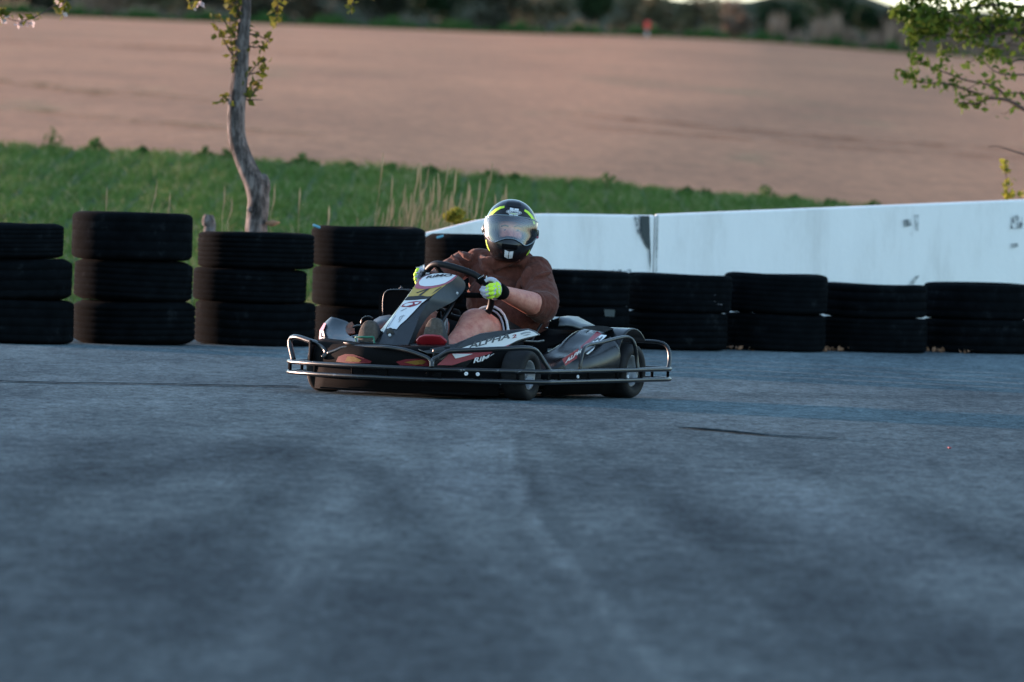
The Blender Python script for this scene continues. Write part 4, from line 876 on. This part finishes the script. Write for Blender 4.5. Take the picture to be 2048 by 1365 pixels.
# --- pedals
def pedal(mt, pts, r):
    mb = MB(); mb.tube(FH(pts), r, 10, 5); mb.tube([K(pts[0][0], pts[0][1], pts[0][2]), Vector((1.22, K(*pts[0]).y, .08))], r*.8, 8); mb.tube([K(pts[-1][0], pts[-1][1], pts[-1][2]), Vector((1.22, K(*pts[-1]).y, .08))], r*.8, 8); return mb.build('pedal', mt, kart)
pedal(M['pedal_g'], [(711, 675, 1.29), (722, 674.5, 1.30), (735, 674.8, 1.30), (747, 674.5, 1.30)], .0055)
mb = MB(); mb.grid([[K(a, b, c_) for a, b, c_ in r] for r in [[(833, 684, 1.28), (838, 675.5, 1.28), (848, 672.5, 1.29), (864, 672.5, 1.29), (880, 674, 1.29), (889, 681, 1.28), (893, 686, 1.27)], [(834, 690, 1.26), (840, 682, 1.27), (848, 677, 1.275), (864, 677, 1.275), (879, 679, 1.275), (886, 685, 1.27), (890, 690, 1.26)], [(836, 692, 1.25), (842, 691, 1.25), (850, 690, 1.25), (864, 690, 1.25), (876, 690, 1.25), (883, 691, 1.25), (888, 692, 1.25)]]])
mb.build('pedal', M['pedal_r'], kart, True, [SOL(.012), ('BEVEL', dict(width=.003, segments=2))])
# --- side pods
def pod(sgn):
    xs_ = [.66, .60, .50, .40, .30, .22, .165, .155, .10, .0, -.10, -.18]
    cz = [.16, .215, .235, .250, .272, .30, .320, .322, .335, .350, .350, .30]; iz = [.15, .20, .225, .245, .272, .308, .328, .33, .345, .352, .345, .29]; rows = []
    for x, c_, i_ in zip(xs_, cz, iz):
        oy = .655-.10*max(0, (x-.45)/.21)**2; bulge = .015*math.sin(max(0, min(1, (x+.2)/.6))*3.14); cy = .55+.02*math.sin(x*6)
        row = [(x, .62 if x > 0 else .64, .095 if x > .02 else .095), (x, oy, .14), (x, oy+bulge, c_*.72), (x, oy-.01, c_*.88), (x, cy+.045, c_*.97), (x, cy, c_), (x, .49, (c_+i_)/2-.018), (x, .43, i_-.01), (x, .39, i_), (x, .365, i_-.012), (x, .355, i_*.6), (x, .35, .09)]
        if x < .15:
            k_ = (.46-.35)/(oy-.35); row = [(a, .35+(b-.35)*k_ if b > .47 else b, c2) for a, b, c2 in row]
        rows.append([(a, b*sgn, c2) for a, b, c2 in row])
    mb = MB(); mb.grid(rows); n = 12; o_ = 0; mb.f.append(tuple(range(n))); mb.mi.append(0)
    return mb.build('side_pod', M['plastic'], kart, True, [('SUBSURF', dict(levels=1, render_levels=1)), SOL(.005)])
pod(1); pod(-1)
YP = lambda py: .675 if py > 700 else .675-(700-py)/38*.10
podf = lambda a, b: KY(a, b, YP(b)+.012); podf2 = lambda a, b: KY(a, b, YP(b)+.017)
px_poly('red_band', [[(1124, 719), (1131, 732), (1154, 717), (1157, 697), (1154, 699), (1140, 708)], [(1161, 693), (1172, 684), (1194, 663), (1203, 668), (1190, 678), (1170, 692), (1162, 701)]], podf, M['red'], kart, 1)
px_poly('white_band', [[(1180, 690), (1190, 679), (1203, 669.5), (1214, 671), (1207, 678), (1200, 683)], [(1172, 708), (1190, 694), (1186, 701), (1176, 709)]], podf2, M['wht'], kart)
px_poly('number_smudge', [[(1186, 681), (1196, 675), (1198, 677), (1189, 683)], [(1195, 680), (1203, 673), (1205, 674), (1198, 682)]], lambda a, b: podf2(a, b)+Vector((0, .003, 0)), M['ink'], kart)
px_text('lettering', 'ALPHA', (1130, 727.5), (41, -28), (3.5, -9.5), podf2, M['wht'], kart, .028)
# opening in the top of the left pod and the tall inner shoulder behind the seat
mb = MB(); mb.grid([[KY(a, b, c_) for a, b, c_ in r] for r in [[(1163, 654.5, .56), (1172, 653, .52), (1190, 651.8, .50), (1210, 652.4, .50), (1224, 656, .52)], [(1163, 655, .60), (1172, 658.5, .60), (1190, 661.5, .60), (1208, 665, .60), (1228, 658, .58)]]]); mb.build('pod_recess', M['matt'], kart)
mb = MB(); mb.grid([[KY(a, b, c_) for a, b, c_ in r] for r in [[(1120, 634, .22), (1136, 632, .22), (1156, 633.5, .22), (1172, 642, .22), (1190, 651.5, .24)], [(1120, 634.6, .30), (1138, 636, .30), (1150, 642, .32), (1162, 648, .34), (1190, 652, .38)], [(1118, 650, .36), (1134, 650, .36), (1148, 652, .38), (1160, 656, .38), (1186, 658, .40)]]])
mb.build('tank_cover', M['grey_plastic'], kart, True, [SOL(.01)])
mb = MB(); mb.grid([[(x, .24, z) for x, z in ((.42, .08), (.42, .28), (.15, .34), (-.1, .33), (-.1, .08))], [(x, .37, z) for x, z in ((.42, .08), (.42, .26), (.15, .30), (-.1, .33), (-.1, .08))]]); mb.build('tank', M['matt'], kart, True, [SOL(.01)])
# wheel arch behind the pod
mb = MB(); rows = []
for k in range(12):
    a = R(12+k*11.5); rr = .178; rows.append([(-.01+math.cos(a)*rr*1.0*1.05, y, .165+math.sin(a)*rr*1.08) for y in (.46, .52, .58, .63, .645)])
mb.grid(rows); mb.build('wheel_arch', M['plastic'], kart, True, [SOL(.008)])
mb = MB(); rows = []
for k in range(12):
    a = R(12+k*11.5); rr = .178; rows.append([(-.01+math.cos(a)*rr*1.0*1.05, -y, .165+math.sin(a)*rr*1.08) for y in (.44, .50, .58, .655, .672)])
mb.grid(rows); mb.build('wheel_arch', M['plastic'], kart, True, [SOL(.008)])
# --- seat
mb = MB(); rows = []
for (x, z, hw, dp) in [(.62, .13, .15, .03), (.50, .085, .18, .06), (.36, .07, .195, .12), (.24, .09, .20, .18), (.14, .17, .205, .19), (.08, .28, .205, .18), (.05, .37, .20, .13), (.03, .43, .17, .07)]:
    rows.append([(x+dp*.55*abs(math.sin(t))**2.2, hw*math.sin(t), z+dp*.85*(1-math.cos(t))**1.2) for t in [-1.5+3*i/16 for i in range(17)]])
mb.grid(rows); mb.build('seat', M['plastic'], kart, True, [SOL(.008), ('SUBSURF', dict(levels=1, render_levels=1))])
mb = MB(); mb.tube([KY(a, b, .27) for a, b in [(1062, 684), (1068, 674), (1078, 656), (1088, 640), (1096, 630.5), (1102, 632), (1106, 636)]], .0055, 10, 4); mb.build('seat_stay', M['tube'], kart)
mb = MB()
for a, b in [(1088, 657), (1094, 643)]: mb.tube([KY(a, b, .26), KY(a+6, b-1, .30)], .005, 8)
mb.build('seat_bolt', M['steel'], kart)
mb = MB(); mb.add([KY(a, b, .28) for a, b in [(1104, 633.5), (1118, 634.2), (1114, 636.5), (1104, 640)]], [(0, 1, 2, 3)]); mb.build('seat_tab', M['wht2'], kart, False, [SOL(.006)])
mb = MB(); mb.tube([KY(1030, 681, .5), KY(1052, 683, .5), KY(1075, 684, .5), KY(1087, 682, .5)], .006, 8); mb.build('side_bracket', M['tube'], kart)
# --- engine side on the driver's right: air box, radiator frame
yb = -.50
mb = MB(); cs = [K(a, b, .30) for a, b in [(767, 640), (766, 604), (768, 590), (773, 583), (780, 580.5), (818, 581), (828, 583), (834, 590), (834, 640)]]
mb.grid([[p+Vector((.05, 0, 0)) for p in cs], [p-Vector((.13, 0, 0)) for p in cs]]); mb.add([p+Vector((.05, 0, 0)) for p in cs], [tuple(range(9))]); mb.add([p-Vector((.13, 0, 0)) for p in cs], [tuple(range(9))])
mb.build('air_box', M['matt'], kart, False, [('BEVEL', dict(width=.006, segments=2))])
mb = MB(); mb.tube([K(a, b, .355) for a, b in [(766, 630), (766, 604), (768, 590), (773, 583), (781, 580), (800, 579.6), (822, 580)]], .0035, 8, 3); mb.build('air_box_rim', M['grey_plastic'], kart)
mb = MB(); mb.tube([K(802, 581, .34), K(802, 572, .34)], .004, 8); mb.ell(K(802, 577, .34), (.01, .012, .004)); mb.build('air_box_knob', M['grey_plastic'], kart)
mb = MB(); mb.box((.12, -.40, .22), (.30, .26, .24)); mb.tube([(.05, -.40, .30), (.05, -.40, .42)], .07, 16); mb.build('engine', M['matt'], kart, True, [('BEVEL', dict(width=.02, segments=3))])
mb = MB(); mb.grid([[K(a, b, c_) for a, b, c_ in r] for r in [[(741, 652, .85), (748, 640, .75), (760, 633, .68), (778, 630, .60), (800, 634, .5)], [(741, 668, .90), (755, 660, .85), (770, 650, .80), (785, 645, .7), (805, 645, .6)]]]); mb.build('knee_guard', M['grey_plastic'], kart, True, [SOL(.02)])
mb = MB(); mb.tube([K(a, b, .95) for a, b in [(722, 648), (724, 639), (731, 634), (739, 633.5), (746, 637)]], .004, 8, 4); mb.tube([K(a, b, 1.0) for a, b in [(706, 655), (714, 652), (722, 652)]], .006, 8, 3); mb.build('hose', M['tube'], kart)

# ================================================================== driver
man = empty('person', KM)
tag(man, 'person in a brown sweatshirt, black shorts and black helmet, seated and steering the go-kart', 'person')
VOX = lambda v, it=6: [('REMESH', dict(mode='VOXEL', voxel_size=v, use_smooth_shade=True)), ('SMOOTH', dict(factor=.5, iterations=it))]
# joints
HC = K(1021, 462, .20)                                   # helmet centre
Ls, Rs = K(1070, 542, .12), K(925, 537, .12)
Le, Re = K(1080, 614, .36), K(872, 575, .36)
Lw, Rw = K(1006, 586, .72), K(850, 560, .70)
Lh, Rh = K(985, 580, .80), K(841, 556, .79)
Lhip, Rhip = Vector((.22, .11, .20)), Vector((.22, -.11, .20))
Lk, Rk = K(952, 655, .74), K(838, 648, .78)
La, Ra = K(884, 712, 1.12), K(752, 702, 1.12)
b = MB()
b.cap(K(1012, 545, .10), .075, HC-Vector((.02, 0, .04)), .065); b.ell(HC+Vector((-.015, 0, -.005)), (.10, .078, .115))
ff = Vector((math.cos(R(27)), math.sin(R(27)), 0)); fl = Vector((-ff.y, ff.x, 0)); FC = HC+Vector((-.01, 0, -.008))
b.cap(FC+ff*.088+Vector((0, 0, .02)), .010, FC+ff*.104+Vector((0, 0, -.018)), .014)
for s in (-1, 1):
    b.cap(FC+ff*.086+fl*.012*s+Vector((0, 0, .034)), .009, FC+ff*.074+fl*.048*s+Vector((0, 0, .034)), .009); b.ell(FC+ff*.070+fl*.040*s+Vector((0, 0, -.018)), (.020, .020, .018)); b.ell(FC+fl*.078*s-ff*.01, (.018, .010, .028))
b.cap(FC+ff*.078+fl*.022+Vector((0, 0, -.055)), .009, FC+ff*.078-fl*.022+Vector((0, 0, -.055)), .009)
b.cap(Vector((.12, 0, .50)), .13, Vector((.22, 0, .24)), .14)
for s_, e_, w_ in ((Ls, Le, Lw), (Rs, Re, Rw)):
    b.cap(s_, .055, e_, .054); m_ = e_.lerp(w_, .28); b.cap(e_, .060, m_, .060); b.cap(m_, .060, w_, .037)
for h_, k_2, a_ in ((Lhip, Lk, La), (Rhip, Rk, Ra)):
    b.cap(h_, .11, k_2, .098); m_ = k_2.lerp(a_, .35); b.cap(k_2, .096, m_, .068); b.cap(m_, .066, a_, .042)
b.cap(La, .04, La+Vector((.06, 0, -.02)), .035); b.cap(Ra, .04, Ra+Vector((.06, 0, -.02)), .035)
body = b.build('body', M['skin'], man, True, VOX(.0075, 5))
# eyes
M['eye'] = mat('eye_white', (.30, .24, .22), .4)
for s in (-1, 1):
    p = FC+ff*.083+fl*.033*s+Vector((0, 0, .012)); mb = MB(); mb.ell(p-ff*.006, (.010, .012, .006), None, 14, 10); e_ = mb.build('eye', M['eye'], man)
    mb = MB(); mb.ell(p+ff*.002, (.003, .005, .0045), None, 10, 8); mb.build('iris', M['ink'], e_)
    mb = MB(); mb.tube([FC+ff*.094+fl*.015*s+Vector((0, 0, .031)), FC+ff*.092+fl*.034*s+Vector((0, 0, .036)), FC+ff*.080+fl*.052*s+Vector((0, 0, .031))], .0038, 6, 3); mb.build('eyebrow', M['twig'], man)
# sweatshirt: torso, sleeves pushed up to the elbows
b = MB()
b.ell(K(1005, 560, .11), (.135, .185, .145)); b.ell(K(1030, 640, .20), (.15, .185, .14)); b.ell(K(1000, 600, .16), (.155, .18, .15))
b.cap(K(1048, 533, .11), .075, K(957, 525, .11), .075); b.cap(K(1016, 520, .12), .085, K(1012, 540, .12), .10)
b.cap(K(1070, 545, .12), .086, K(1078, 572, .18), .085); b.cap(K(1078, 572, .18), .088, Le+Vector((-.03, -.004, .004)), .088); b.cap(Le+Vector((-.03, -.004, .004)), .088, Le.lerp(Lw, .14), .068)
b.cap(K(925, 530, .12), .070, K(897, 545, .25), .068); b.cap(K(897, 545, .25), .068, Re+Vector((0, 0, .03)), .062); b.cap(Re+Vector((0, 0, .03)), .062, Re.lerp(Rw, .6)+Vector((0, 0, .01)), .05)
# folds: ridges wrapped round sleeves and shoulders
def fold(a, b_, r): b.tube([Vector(p) for p in (a, a.lerp(b_, .5)+Vector((.012, 0, 0)), b_)], [r*.4, r, r*.4], 8, 4)
for (p, q) in [((1108, 560), (1062, 575)), ((1109, 575), (1058, 590)), ((1109, 592), (1062, 604)), ((1106, 610), (1066, 618)), ((1104, 545), (1066, 556)), ((1060, 535), (1045, 575)), ((1052, 548), (1032, 590))]:
    fold(K(p[0]-3, p[1], .22), K(q[0], q[1], .285), .018)
for (p, q) in [((905, 512), (925, 535)), ((893, 520), (910, 545)), ((882, 530), (896, 555)), ((918, 504), (945, 522)), ((975, 545), (1040, 520)), ((960, 530), (985, 548)), ((950, 560), (1000, 556))]:
    fold(K(p[0], p[1], .22), K(q[0], q[1], .265), .017)
# hood collar around the neck
for k in range(14):
    a0, a1 = 6.2832*k/14, 6.2832*(k+1)/14; nc = K(1012, 524, .14)
    f_ = lambda a: nc+Vector((.105*math.cos(a), .125*math.sin(a), .012*math.cos(a)*-1+.012)); b.cap(f_(a0), .028, f_(a1), .028, 10)
tx = bpy.data.textures.new('folds', 'CLOUDS'); tx.noise_scale = .09
hood = b.build('sweatshirt', M['hoodie'], man, True, VOX(.0075, 2)+[('DISPLACE', dict(texture=tx, strength=.022, mid_level=.5))])
# sleeve hems
mb = MB(); c0 = Le.lerp(Lw, .17); d0 = (Lw-Le).normalized(); mb.tube([c0-d0*.012, c0, c0+d0*.012], [.064, .069, .063], 24, 3); mb.build('sleeve_cuff', M['hoodie'], man)
# shorts
b = MB(); b.cap(Lhip, .135, Rhip, .135)
b.cap(Lhip, .13, Lhip.lerp(Lk, .70), .118); b.cap(Rhip, .13, Rhip.lerp(Rk, .70), .112)
shorts = b.build('shorts', M['shorts'], man, True, VOX(.009, 4))
def hem(c0, d, r, mt, tr, name='hem', fl_=1.):
    d = d.normalized(); u = d.orthogonal().normalized(); v = d.cross(u); P_ = [c0+(u*math.cos(a)+v*math.sin(a))*r*(1+.05*math.sin(3*a)) for a in [6.2832*k/24 for k in range(24)]]
    mb = MB(); mb.tube(P_, tr, 8, 0, True); return mb.build(name, mt, shorts)
dl = (Lk-Lhip)
mb = MB(); n_ = dl.normalized(); u_ = n_.orthogonal().normalized(); v_ = n_.cross(u_); rows = []
for t_, rr in ((.62, .122), (.72, .128), (.80, .134)):
    rows.append([Lhip+dl*t_+(u_*math.cos(a)+v_*math.sin(a))*rr*(1+.03*math.sin(3*a+1)) for a in [6.2832*k/32 for k in range(32)]])
mb.grid(rows, True); mb.build('leg_opening', M['shorts'], shorts, True, [SOL(.004)])
hem(Lhip+dl*.80, dl, .135, M['stripe'], .0065); hem(Lhip+dl*.83+Vector((0, 0, -.004)), dl, .118, M['stripe2'], .0050)
dr = Rk-Rhip; hem(Rhip+dr*.86, dr, .112, M['stripe'], .0045); hem(Rhip+dr*.83, dr, .112, M['stripe'], .0045)
px_poly('side_stripe', [[(884, 659), (888, 644), (892, 640), (893.5, 641), (888, 661)], [(880.5, 655), (884, 642), (887, 638.5), (888, 639.5), (883.5, 657)], [(1004, 652), (1009, 660), (1013, 670), (1010, 664)], [(1012, 650), (1018, 656), (1022, 664), (1019, 664), (1014, 657)]], lambda x_, y_: K(x_, y_, .92 if x_ < 950 else .62), M['stripe'], shorts)
# shoes, soles towards the camera
def shoe(cx, ytop, ybot, wpx, x, lean):
    s_ = 396.; c0 = K(cx, ybot, x); hgt_ = (ybot-ytop)/s_; hw = wpx/2/s_; out = []
    for k in range(28):
        a = 6.2832*k/28; v_ = math.cos(a); u_ = math.sin(a)
        out.append((u_*hw*(1-.10*v_-.03*u_), (v_+1)/2))
    def P3(u_, v_, dx): return c0+Vector((dx-lean*v_*hgt_, u_, v_*hgt_*1.0))
    ov = [( math.copysign(abs(u_)**.85*hw**.15, u_), v_) for u_, v_ in out]
    mb = MB(); rows = [[P3(u_*.90, .5+(v_-.5)*.93, .010) for u_, v_ in ov], [P3(u_, v_, .004) for u_, v_ in ov], [P3(u_, v_, -.016) for u_, v_ in ov]]
    mb.grid(rows, True); mb.f.append(tuple(range(28))); mb.mi.append(0); so2 = mb.build('sole', M['sole'])
    mb = MB(); rows = [[P3(u_*.97, v_, -.016) for u_, v_ in ov], [P3(u_*.98, v_*.97, -.045) for u_, v_ in ov], [P3(u_*.86, .02+v_*.72, -.085) for u_, v_ in ov], [P3(u_*.6, .05+v_*.45, -.13) for u_, v_ in ov]]
    mb.grid(rows, True); mb.f.append(tuple(84+k for k in range(28))); mb.mi.append(0); sh = mb.build('shoe', M['shoe'], man); so2.parent = sh
    return sh
shoe(861.5, 636.5, 706, 39, 1.235, .18); shoe(732.5, 641.5, 704, 40, 1.25, .15)
# --- gloves
def glove(h, wr, side, mirror=False):
    """closed hand round the rim: palm, four curled fingers, thumb"""
    b = MB(); out = []
    ax = (wr-h).normalized()
    return b
def fpts(l): return [K(*p) for p in l]
b = MB()
b.cap(K(999, 583, .745), .034, K(993, 573, .77), .026); b.cap(K(1000, 584, .745), .036, K(990, 591, .77), .026); b.ell(K(991, 582, .78), (.035, .038, .040))
FG = [[(993, 570, .815), (982, 572, .850), (972, 577, .850), (965, 575, .82)], [(995, 577, .820), (983, 580, .858), (970, 584, .858), (962, 580, .82)], [(994, 584, .818), (983, 587.5, .854), (971, 590, .852), (964, 586, .82)], [(992, 590.5, .805), (983, 594, .836), (974, 595, .832), (967, 591, .81)]]
for q, g in enumerate(FG): b.tube(fpts(g), [.0125, .0122, .0118, .0095] if q < 3 else [.011, .0105, .010, .0085], 12, 5)
b.tube(fpts([(998, 571, .77), (988, 561, .82), (978, 559, .84), (970, 563, .85)]), [.014, .013, .0115, .009], 12, 5)
gl_ = b.build('glove', M['glove'], man, True, VOX(.0026, 2))
for q, g in enumerate(FG):
    p0, p1, p2 = K(*g[0]), K(*g[1]), K(*g[2]); up = Vector((.0055, 0, .001))
    mb = MB(); mb.tube([p0.lerp(p1, .30)+up, p1+up, p1.lerp(p2, .18)+up], [.0115, .0130, .0112], 10, 3); mb.build('finger_pad', M['neon2'], gl_)
    mb = MB(); mb.tube([p1.lerp(p2, .42)+up, p1.lerp(p2, .74)+up*.9], [.0112, .0102], 10, 2); mb.build('finger_pad', M['neon2'], gl_)
mb = MB(); mb.tube(fpts([(992, 568, .812), (994.5, 576, .822), (994, 585, .82), (990, 592, .81)]), [.016, .021, .021, .016], 12, 4); mb.build('knuckle_guard', M['neon2'], gl_)
mb = MB(); mb.tube(fpts([(996, 582, .775), (1001, 584, .755), (1006, 586, .725)]), [.043, .042, .036], 20, 4); cf = mb.build('glove_cuff', M['matt'], man)
def cuff_surf(px, py):
    c0 = K(998.5, 583, .775); p = K(px, py, .81); dy = (p-c0); return K(px, py, .812-.35*((py-582)/396.)**2/.04*.5)
px_poly('cuff_mark', [[(996, 571), (1000, 572.5), (999.5, 574), (996, 575)], [(996, 576.5), (1000.5, 577), (1000, 580), (997, 579)], [(996.5, 581.5), (1000.5, 582), (997.5, 584.5)], [(996.5, 585.5), (1000, 585), (1000, 588)]], lambda a, b_: K(a, b_, .838), M['wht'], cf)
mb = MB(); mb.tube(fpts([(1000, 585, .755), (1003, 578, .765), (1005, 570, .76)]), .01, 8, 3); mb.build('cuff_strap', M['matt'], man)
# right glove, mostly hidden by the fairing
b = MB(); b.ell(K(846, 556, .76), (.032, .03, .036))
FG2 = [[(846, 543, .80), (838, 541, .83), (835, 548, .845)], [(842, 549, .80), (834, 549, .835), (833, 556, .845)], [(841, 556, .80), (834, 557, .835), (835, 563, .84)], [(842, 563, .79), (836, 565, .82), (838, 570, .825)]]
for g in FG2: b.tube(fpts(g), [.0125, .012, .010], 12, 5)
b.tube(fpts([(850, 560, .79), (852, 550, .82), (856, 545, .84)]), [.013, .012, .010], 12, 4)
g2 = b.build('glove', M['glove'], man, True, VOX(.0026, 2))
for g in FG2:
    p0, p1, p2 = K(*g[0]), K(*g[1]), K(*g[2]); up = Vector((.005, -.0035, .001))
    mb = MB(); mb.tube([p0.lerp(p1, .35)+up, p1+up, p1.lerp(p2, .7)+up], [.010, .0118, .0095], 10, 3); mb.build('finger_pad', M['neon2'], g2)
mb = MB(); mb.tube([K(848, 556, .755), K(851, 558, .72), K(854, 560, .68)], [.040, .039, .035], 18, 4); mb.build('glove_cuff', M['matt'], man)
mb = MB(); mb.tube(fpts([(848, 531, .83), (849, 537, .835), (852, 546, .835), (856, 551, .83)]), .0032, 8, 3); mb.build('glove_strap', M['wht2'], g2)

# --- helmet (own frame: X face direction, Y its left, Z up)
HM = Matrix.Translation(HC+Vector((0, 0, .002))) @ Matrix.Rotation(R(28.5), 4, 'Z') @ Matrix.Rotation(R(-4.5), 4, 'X') @ Matrix.Scale(.965, 4)
helm = bpy.data.objects.new('helmet', None)
def wz(z):
    if z >= 0: return .140*max(0, 1-(z/.1655)**2.25)**.5
    return interp([(-.166, .062), (-.155, .078), (-.14, .092), (-.12, .105), (-.095, .118), (-.07, .128), (-.04, .1365), (0, .140)], z)
def fz(z):
    if z >= 0: return .150*max(0, 1-(z/.1655)**2.4)**.5
    return interp([(-.166, .120), (-.15, .142), (-.13, .158), (-.10, .168), (-.07, .168), (-.04, .160), (0, .150)], z)
def bz_(z):
    if z >= 0: return .155*max(0, 1-(z/.1655)**2.4)**.5
    return interp([(-.166, .075), (-.15, .095), (-.12, .115), (-.07, .140), (0, .155)], z)
def hp(phi, z, off=0.):
    c_, s_ = math.cos(phi), math.sin(phi); p_ = .92
    a = (fz(z) if c_ > 0 else bz_(z))+off
    return Vector((math.copysign(abs(c_)**p_, c_)*a, math.copysign(abs(s_)**p_, s_)*(wz(z)+off), z+off*.6*(z/.1655)))
def hy(y, z, off=.0015):
    s_ = max(-.999, min(.999, y/max(wz(z), .02))); phi = math.asin(math.copysign(abs(s_)**(1/.92), s_)); return hp(phi, z, off)
PW = R(74)
def zU(phi): return .070-.020*(min(abs(phi)/PW, 1))**2.2
def zL(phi):
    t_ = min(abs(phi)/PW, 1); return interp([(0, -.036), (.12, -.038), (.30, -.052), (.45, -.064), (.55, -.064), (.75, -.050), (1, -.022)], t_)
NC = 96; phis = sorted(set([round(-math.pi+2*math.pi*k/NC, 5) for k in range(NC)]+[-PW, PW]))
n1, n2, n3 = 16, 6, 10; cols = []
for ph in phis:
    col = []
    for i in range(n1+1):
        t_ = i/n1; z = .1650-(.1650-zU(ph))*(t_**2.0); col.append(hp(ph, z))
    for i in range(1, n2+1): col.append(hp(ph, zU(ph)+(zL(ph)-zU(ph))*i/n2))
    for i in range(1, n3+1): col.append(hp(ph, zL(ph)+(-.166-zL(ph))*i/n3))
    cols.append(col)
mb = MB(); m_ = len(phis); nr = len(cols[0]); mb.v = [tuple(p) for c_ in cols for p in c_]
for j in range(m_):
    j2 = (j+1) % m_
    inport = phis[j] >= -PW-1e-6 and (phis[j]+(.001)) < PW and j2 != 0 and phis[j2] <= PW+1e-6
    for i in range(nr-1):
        if inport and n1 <= i < n1+n2: continue
        mb.f.append((j*nr+i, j*nr+i+1, j2*nr+i+1, j2*nr+i)); mb.mi.append(0)
mb.f.append(tuple(j*nr for j in range(m_))); mb.mi.append(0)
bpy.data.objects.remove(helm)
helm = mb.build('helmet', M['helmet'], man, True, [SOL(.012)]); helm.matrix_local = HM
def hpart(name, mt, mbx, smooth=True, mods=()): return mbx.build(name, mt, helm, smooth, mods)
# visor: clear shield standing 4 mm proud, wrapping past the port
mb = MB(); rows = []
VW = R(86)
for i in range(9):
    t_ = i/8; row = []
    for k in range(41):
        ph = -VW+2*VW*k/40; u_ = zU(ph)+.006; l_ = zL(ph)-.003; row.append(hp(ph, u_+(l_-u_)*t_, .006))
    rows.append(row)
mb.grid(rows); hpart('visor', M['visor'], mb)
def rim(fn, off, r, w_=VW, n=48): return [hp(-w_+2*w_*k/n, fn(-w_+2*w_*k/n), off) for k in range(n+1)]
mb = MB(); mb.tube(rim(lambda p: zU(p)+.007, .006, 0), .0030, 8); mb.tube(rim(lambda p: zL(p)-.004, .006, 0), .0026, 8)
hpart('visor_trim', M['trim'], mb)
mb = MB(); mb.tube(rim(lambda p: zU(p)-.004, -.006, 0, PW), .0040, 8); mb.tube(rim(lambda p: zL(p)+.003, -.004, 0, PW), .0035, 8)
for s in (-1, 1): mb.tube([hp(s*PW*.99, zU(PW)-.004, -.006), hp(s*PW*.99, zL(PW)+.004, -.006)], .006, 8)
hpart('port_seal', M['matt'], mb)
mb = MB()
# padding: cheek and brow liners seen through the visor
mb = MB()
for s in (-1, 1): mb.cap(hp(s*R(62), .03, -.030), .020, hp(s*R(54), -.07, -.028), .026)
mb.tube([hp(-R(60), .058, -.026), hp(0, .070, -.026), hp(R(60), .058, -.026)], .015, 10, 6)
mb.tube([hp(-R(50), -.075, -.026), hp(0, -.058, -.030), hp(R(50), -.075, -.026)], .020, 10, 6); hpart('padding', M['matt'], mb)
# side pivots
for s in (-1, 1):
    mb = MB(); c0 = hp(s*R(88), -.005, .004); mb.ell(c0, (.020, .009, .026), None, 16, 10); pv = hpart('visor_pivot', M['plastic'], mb)
mb = MB(); c0 = hp(R(78), -.020, .010); mb.ell(c0, (.007, .007, .006), None, 10, 8); hpart('visor_tab', M['pink'], mb)
mb = MB(); mb.tube([hp(0, .152, .002), hp(0, .140, .006), hp(0, .125, .004)], [.030, .036, .018], 14, 4); 
mb = MB(); mb.grid([[hp(a, z, o) for a in (-.42, -.25, 0, .25, .42)] for z, o in ((.158, .002), (.150, .007), (.138, .008), (.127, .002))]); hpart('top_vent', M['plastic'], mb)
mb = MB(); mb.grid([[hp(a, z, o) for a in (-.30, -.18, 0, .18, .30)] for z, o in ((-.072, .001), (-.080, .006), (-.092, .006), (-.098, .001))]); hpart('chin_vent', M['matt'], mb)
def hdecal(name, polys, mt, off=.0016, sub=2): return px_poly(name, polys, lambda a, b_: hy(a, b_, off), mt, helm, sub)
hdecal('neon_flash', [[(-.123, .066), (-.112, .086), (-.092, .106), (-.070, .120), (-.048, .126), (-.047, .115), (-.066, .108), (-.086, .094), (-.106, .072)]], M['neon'])
hdecal('neon_flash', [[(.123, .048), (.118, .070), (.102, .092), (.082, .110), (.060, .120), (.057, .109), (.074, .100), (.093, .083), (.108, .062), (.115, .046)]], M['neon'])
hdecal('neon_flash', [[(-.126, -.062), (-.120, -.085), (-.110, -.105), (-.099, -.121), (-.099, -.116), (-.108, -.100), (-.117, -.082), (-.122, -.062)], [(.112, -.094), (.104, -.112), (.094, -.124), (.095, -.116), (.104, -.100), (.110, -.088)]], M['neon'])
hdecal('white_bars', [[(-.020, .074), (.001, .074), (.001, .118), (-.018, .120)], [(.005, .074), (.026, .074), (.028, .118), (.005, .118)]], M['wht'])
hdecal('oval_outline', [ellp(.004, .097, .041, .0125)], M['wht'], .0028); hdecal('oval_outline', [ellp(.004, .097, .039, .0108)], M['ink'], .0034)
hdecal('oval_badge', [ellp(.004, .097, .034, .0095)], M['wht'], .0040); hdecal('badge_accent', [[(-.015, .0895), (.022, .0895), (.014, .0876), (-.006, .0876)]], M['neon'], .0046, 1)
v_, f_2 = text_geo('CABERG', .03); mb = MB(); mb.add([hy(-.023+a*.054, .0925+b_*.0088, .0050) for a, b_ in v_], f_2); hpart('badge_lettering', M['ink'], mb, False)
hdecal('chin_mark', [[(-.023, -.103), (-.002, -.110), (-.002, -.148), (-.022, -.140)], [(.002, -.110), (.023, -.106), (.021, -.143), (.002, -.148)]], M['wht'])
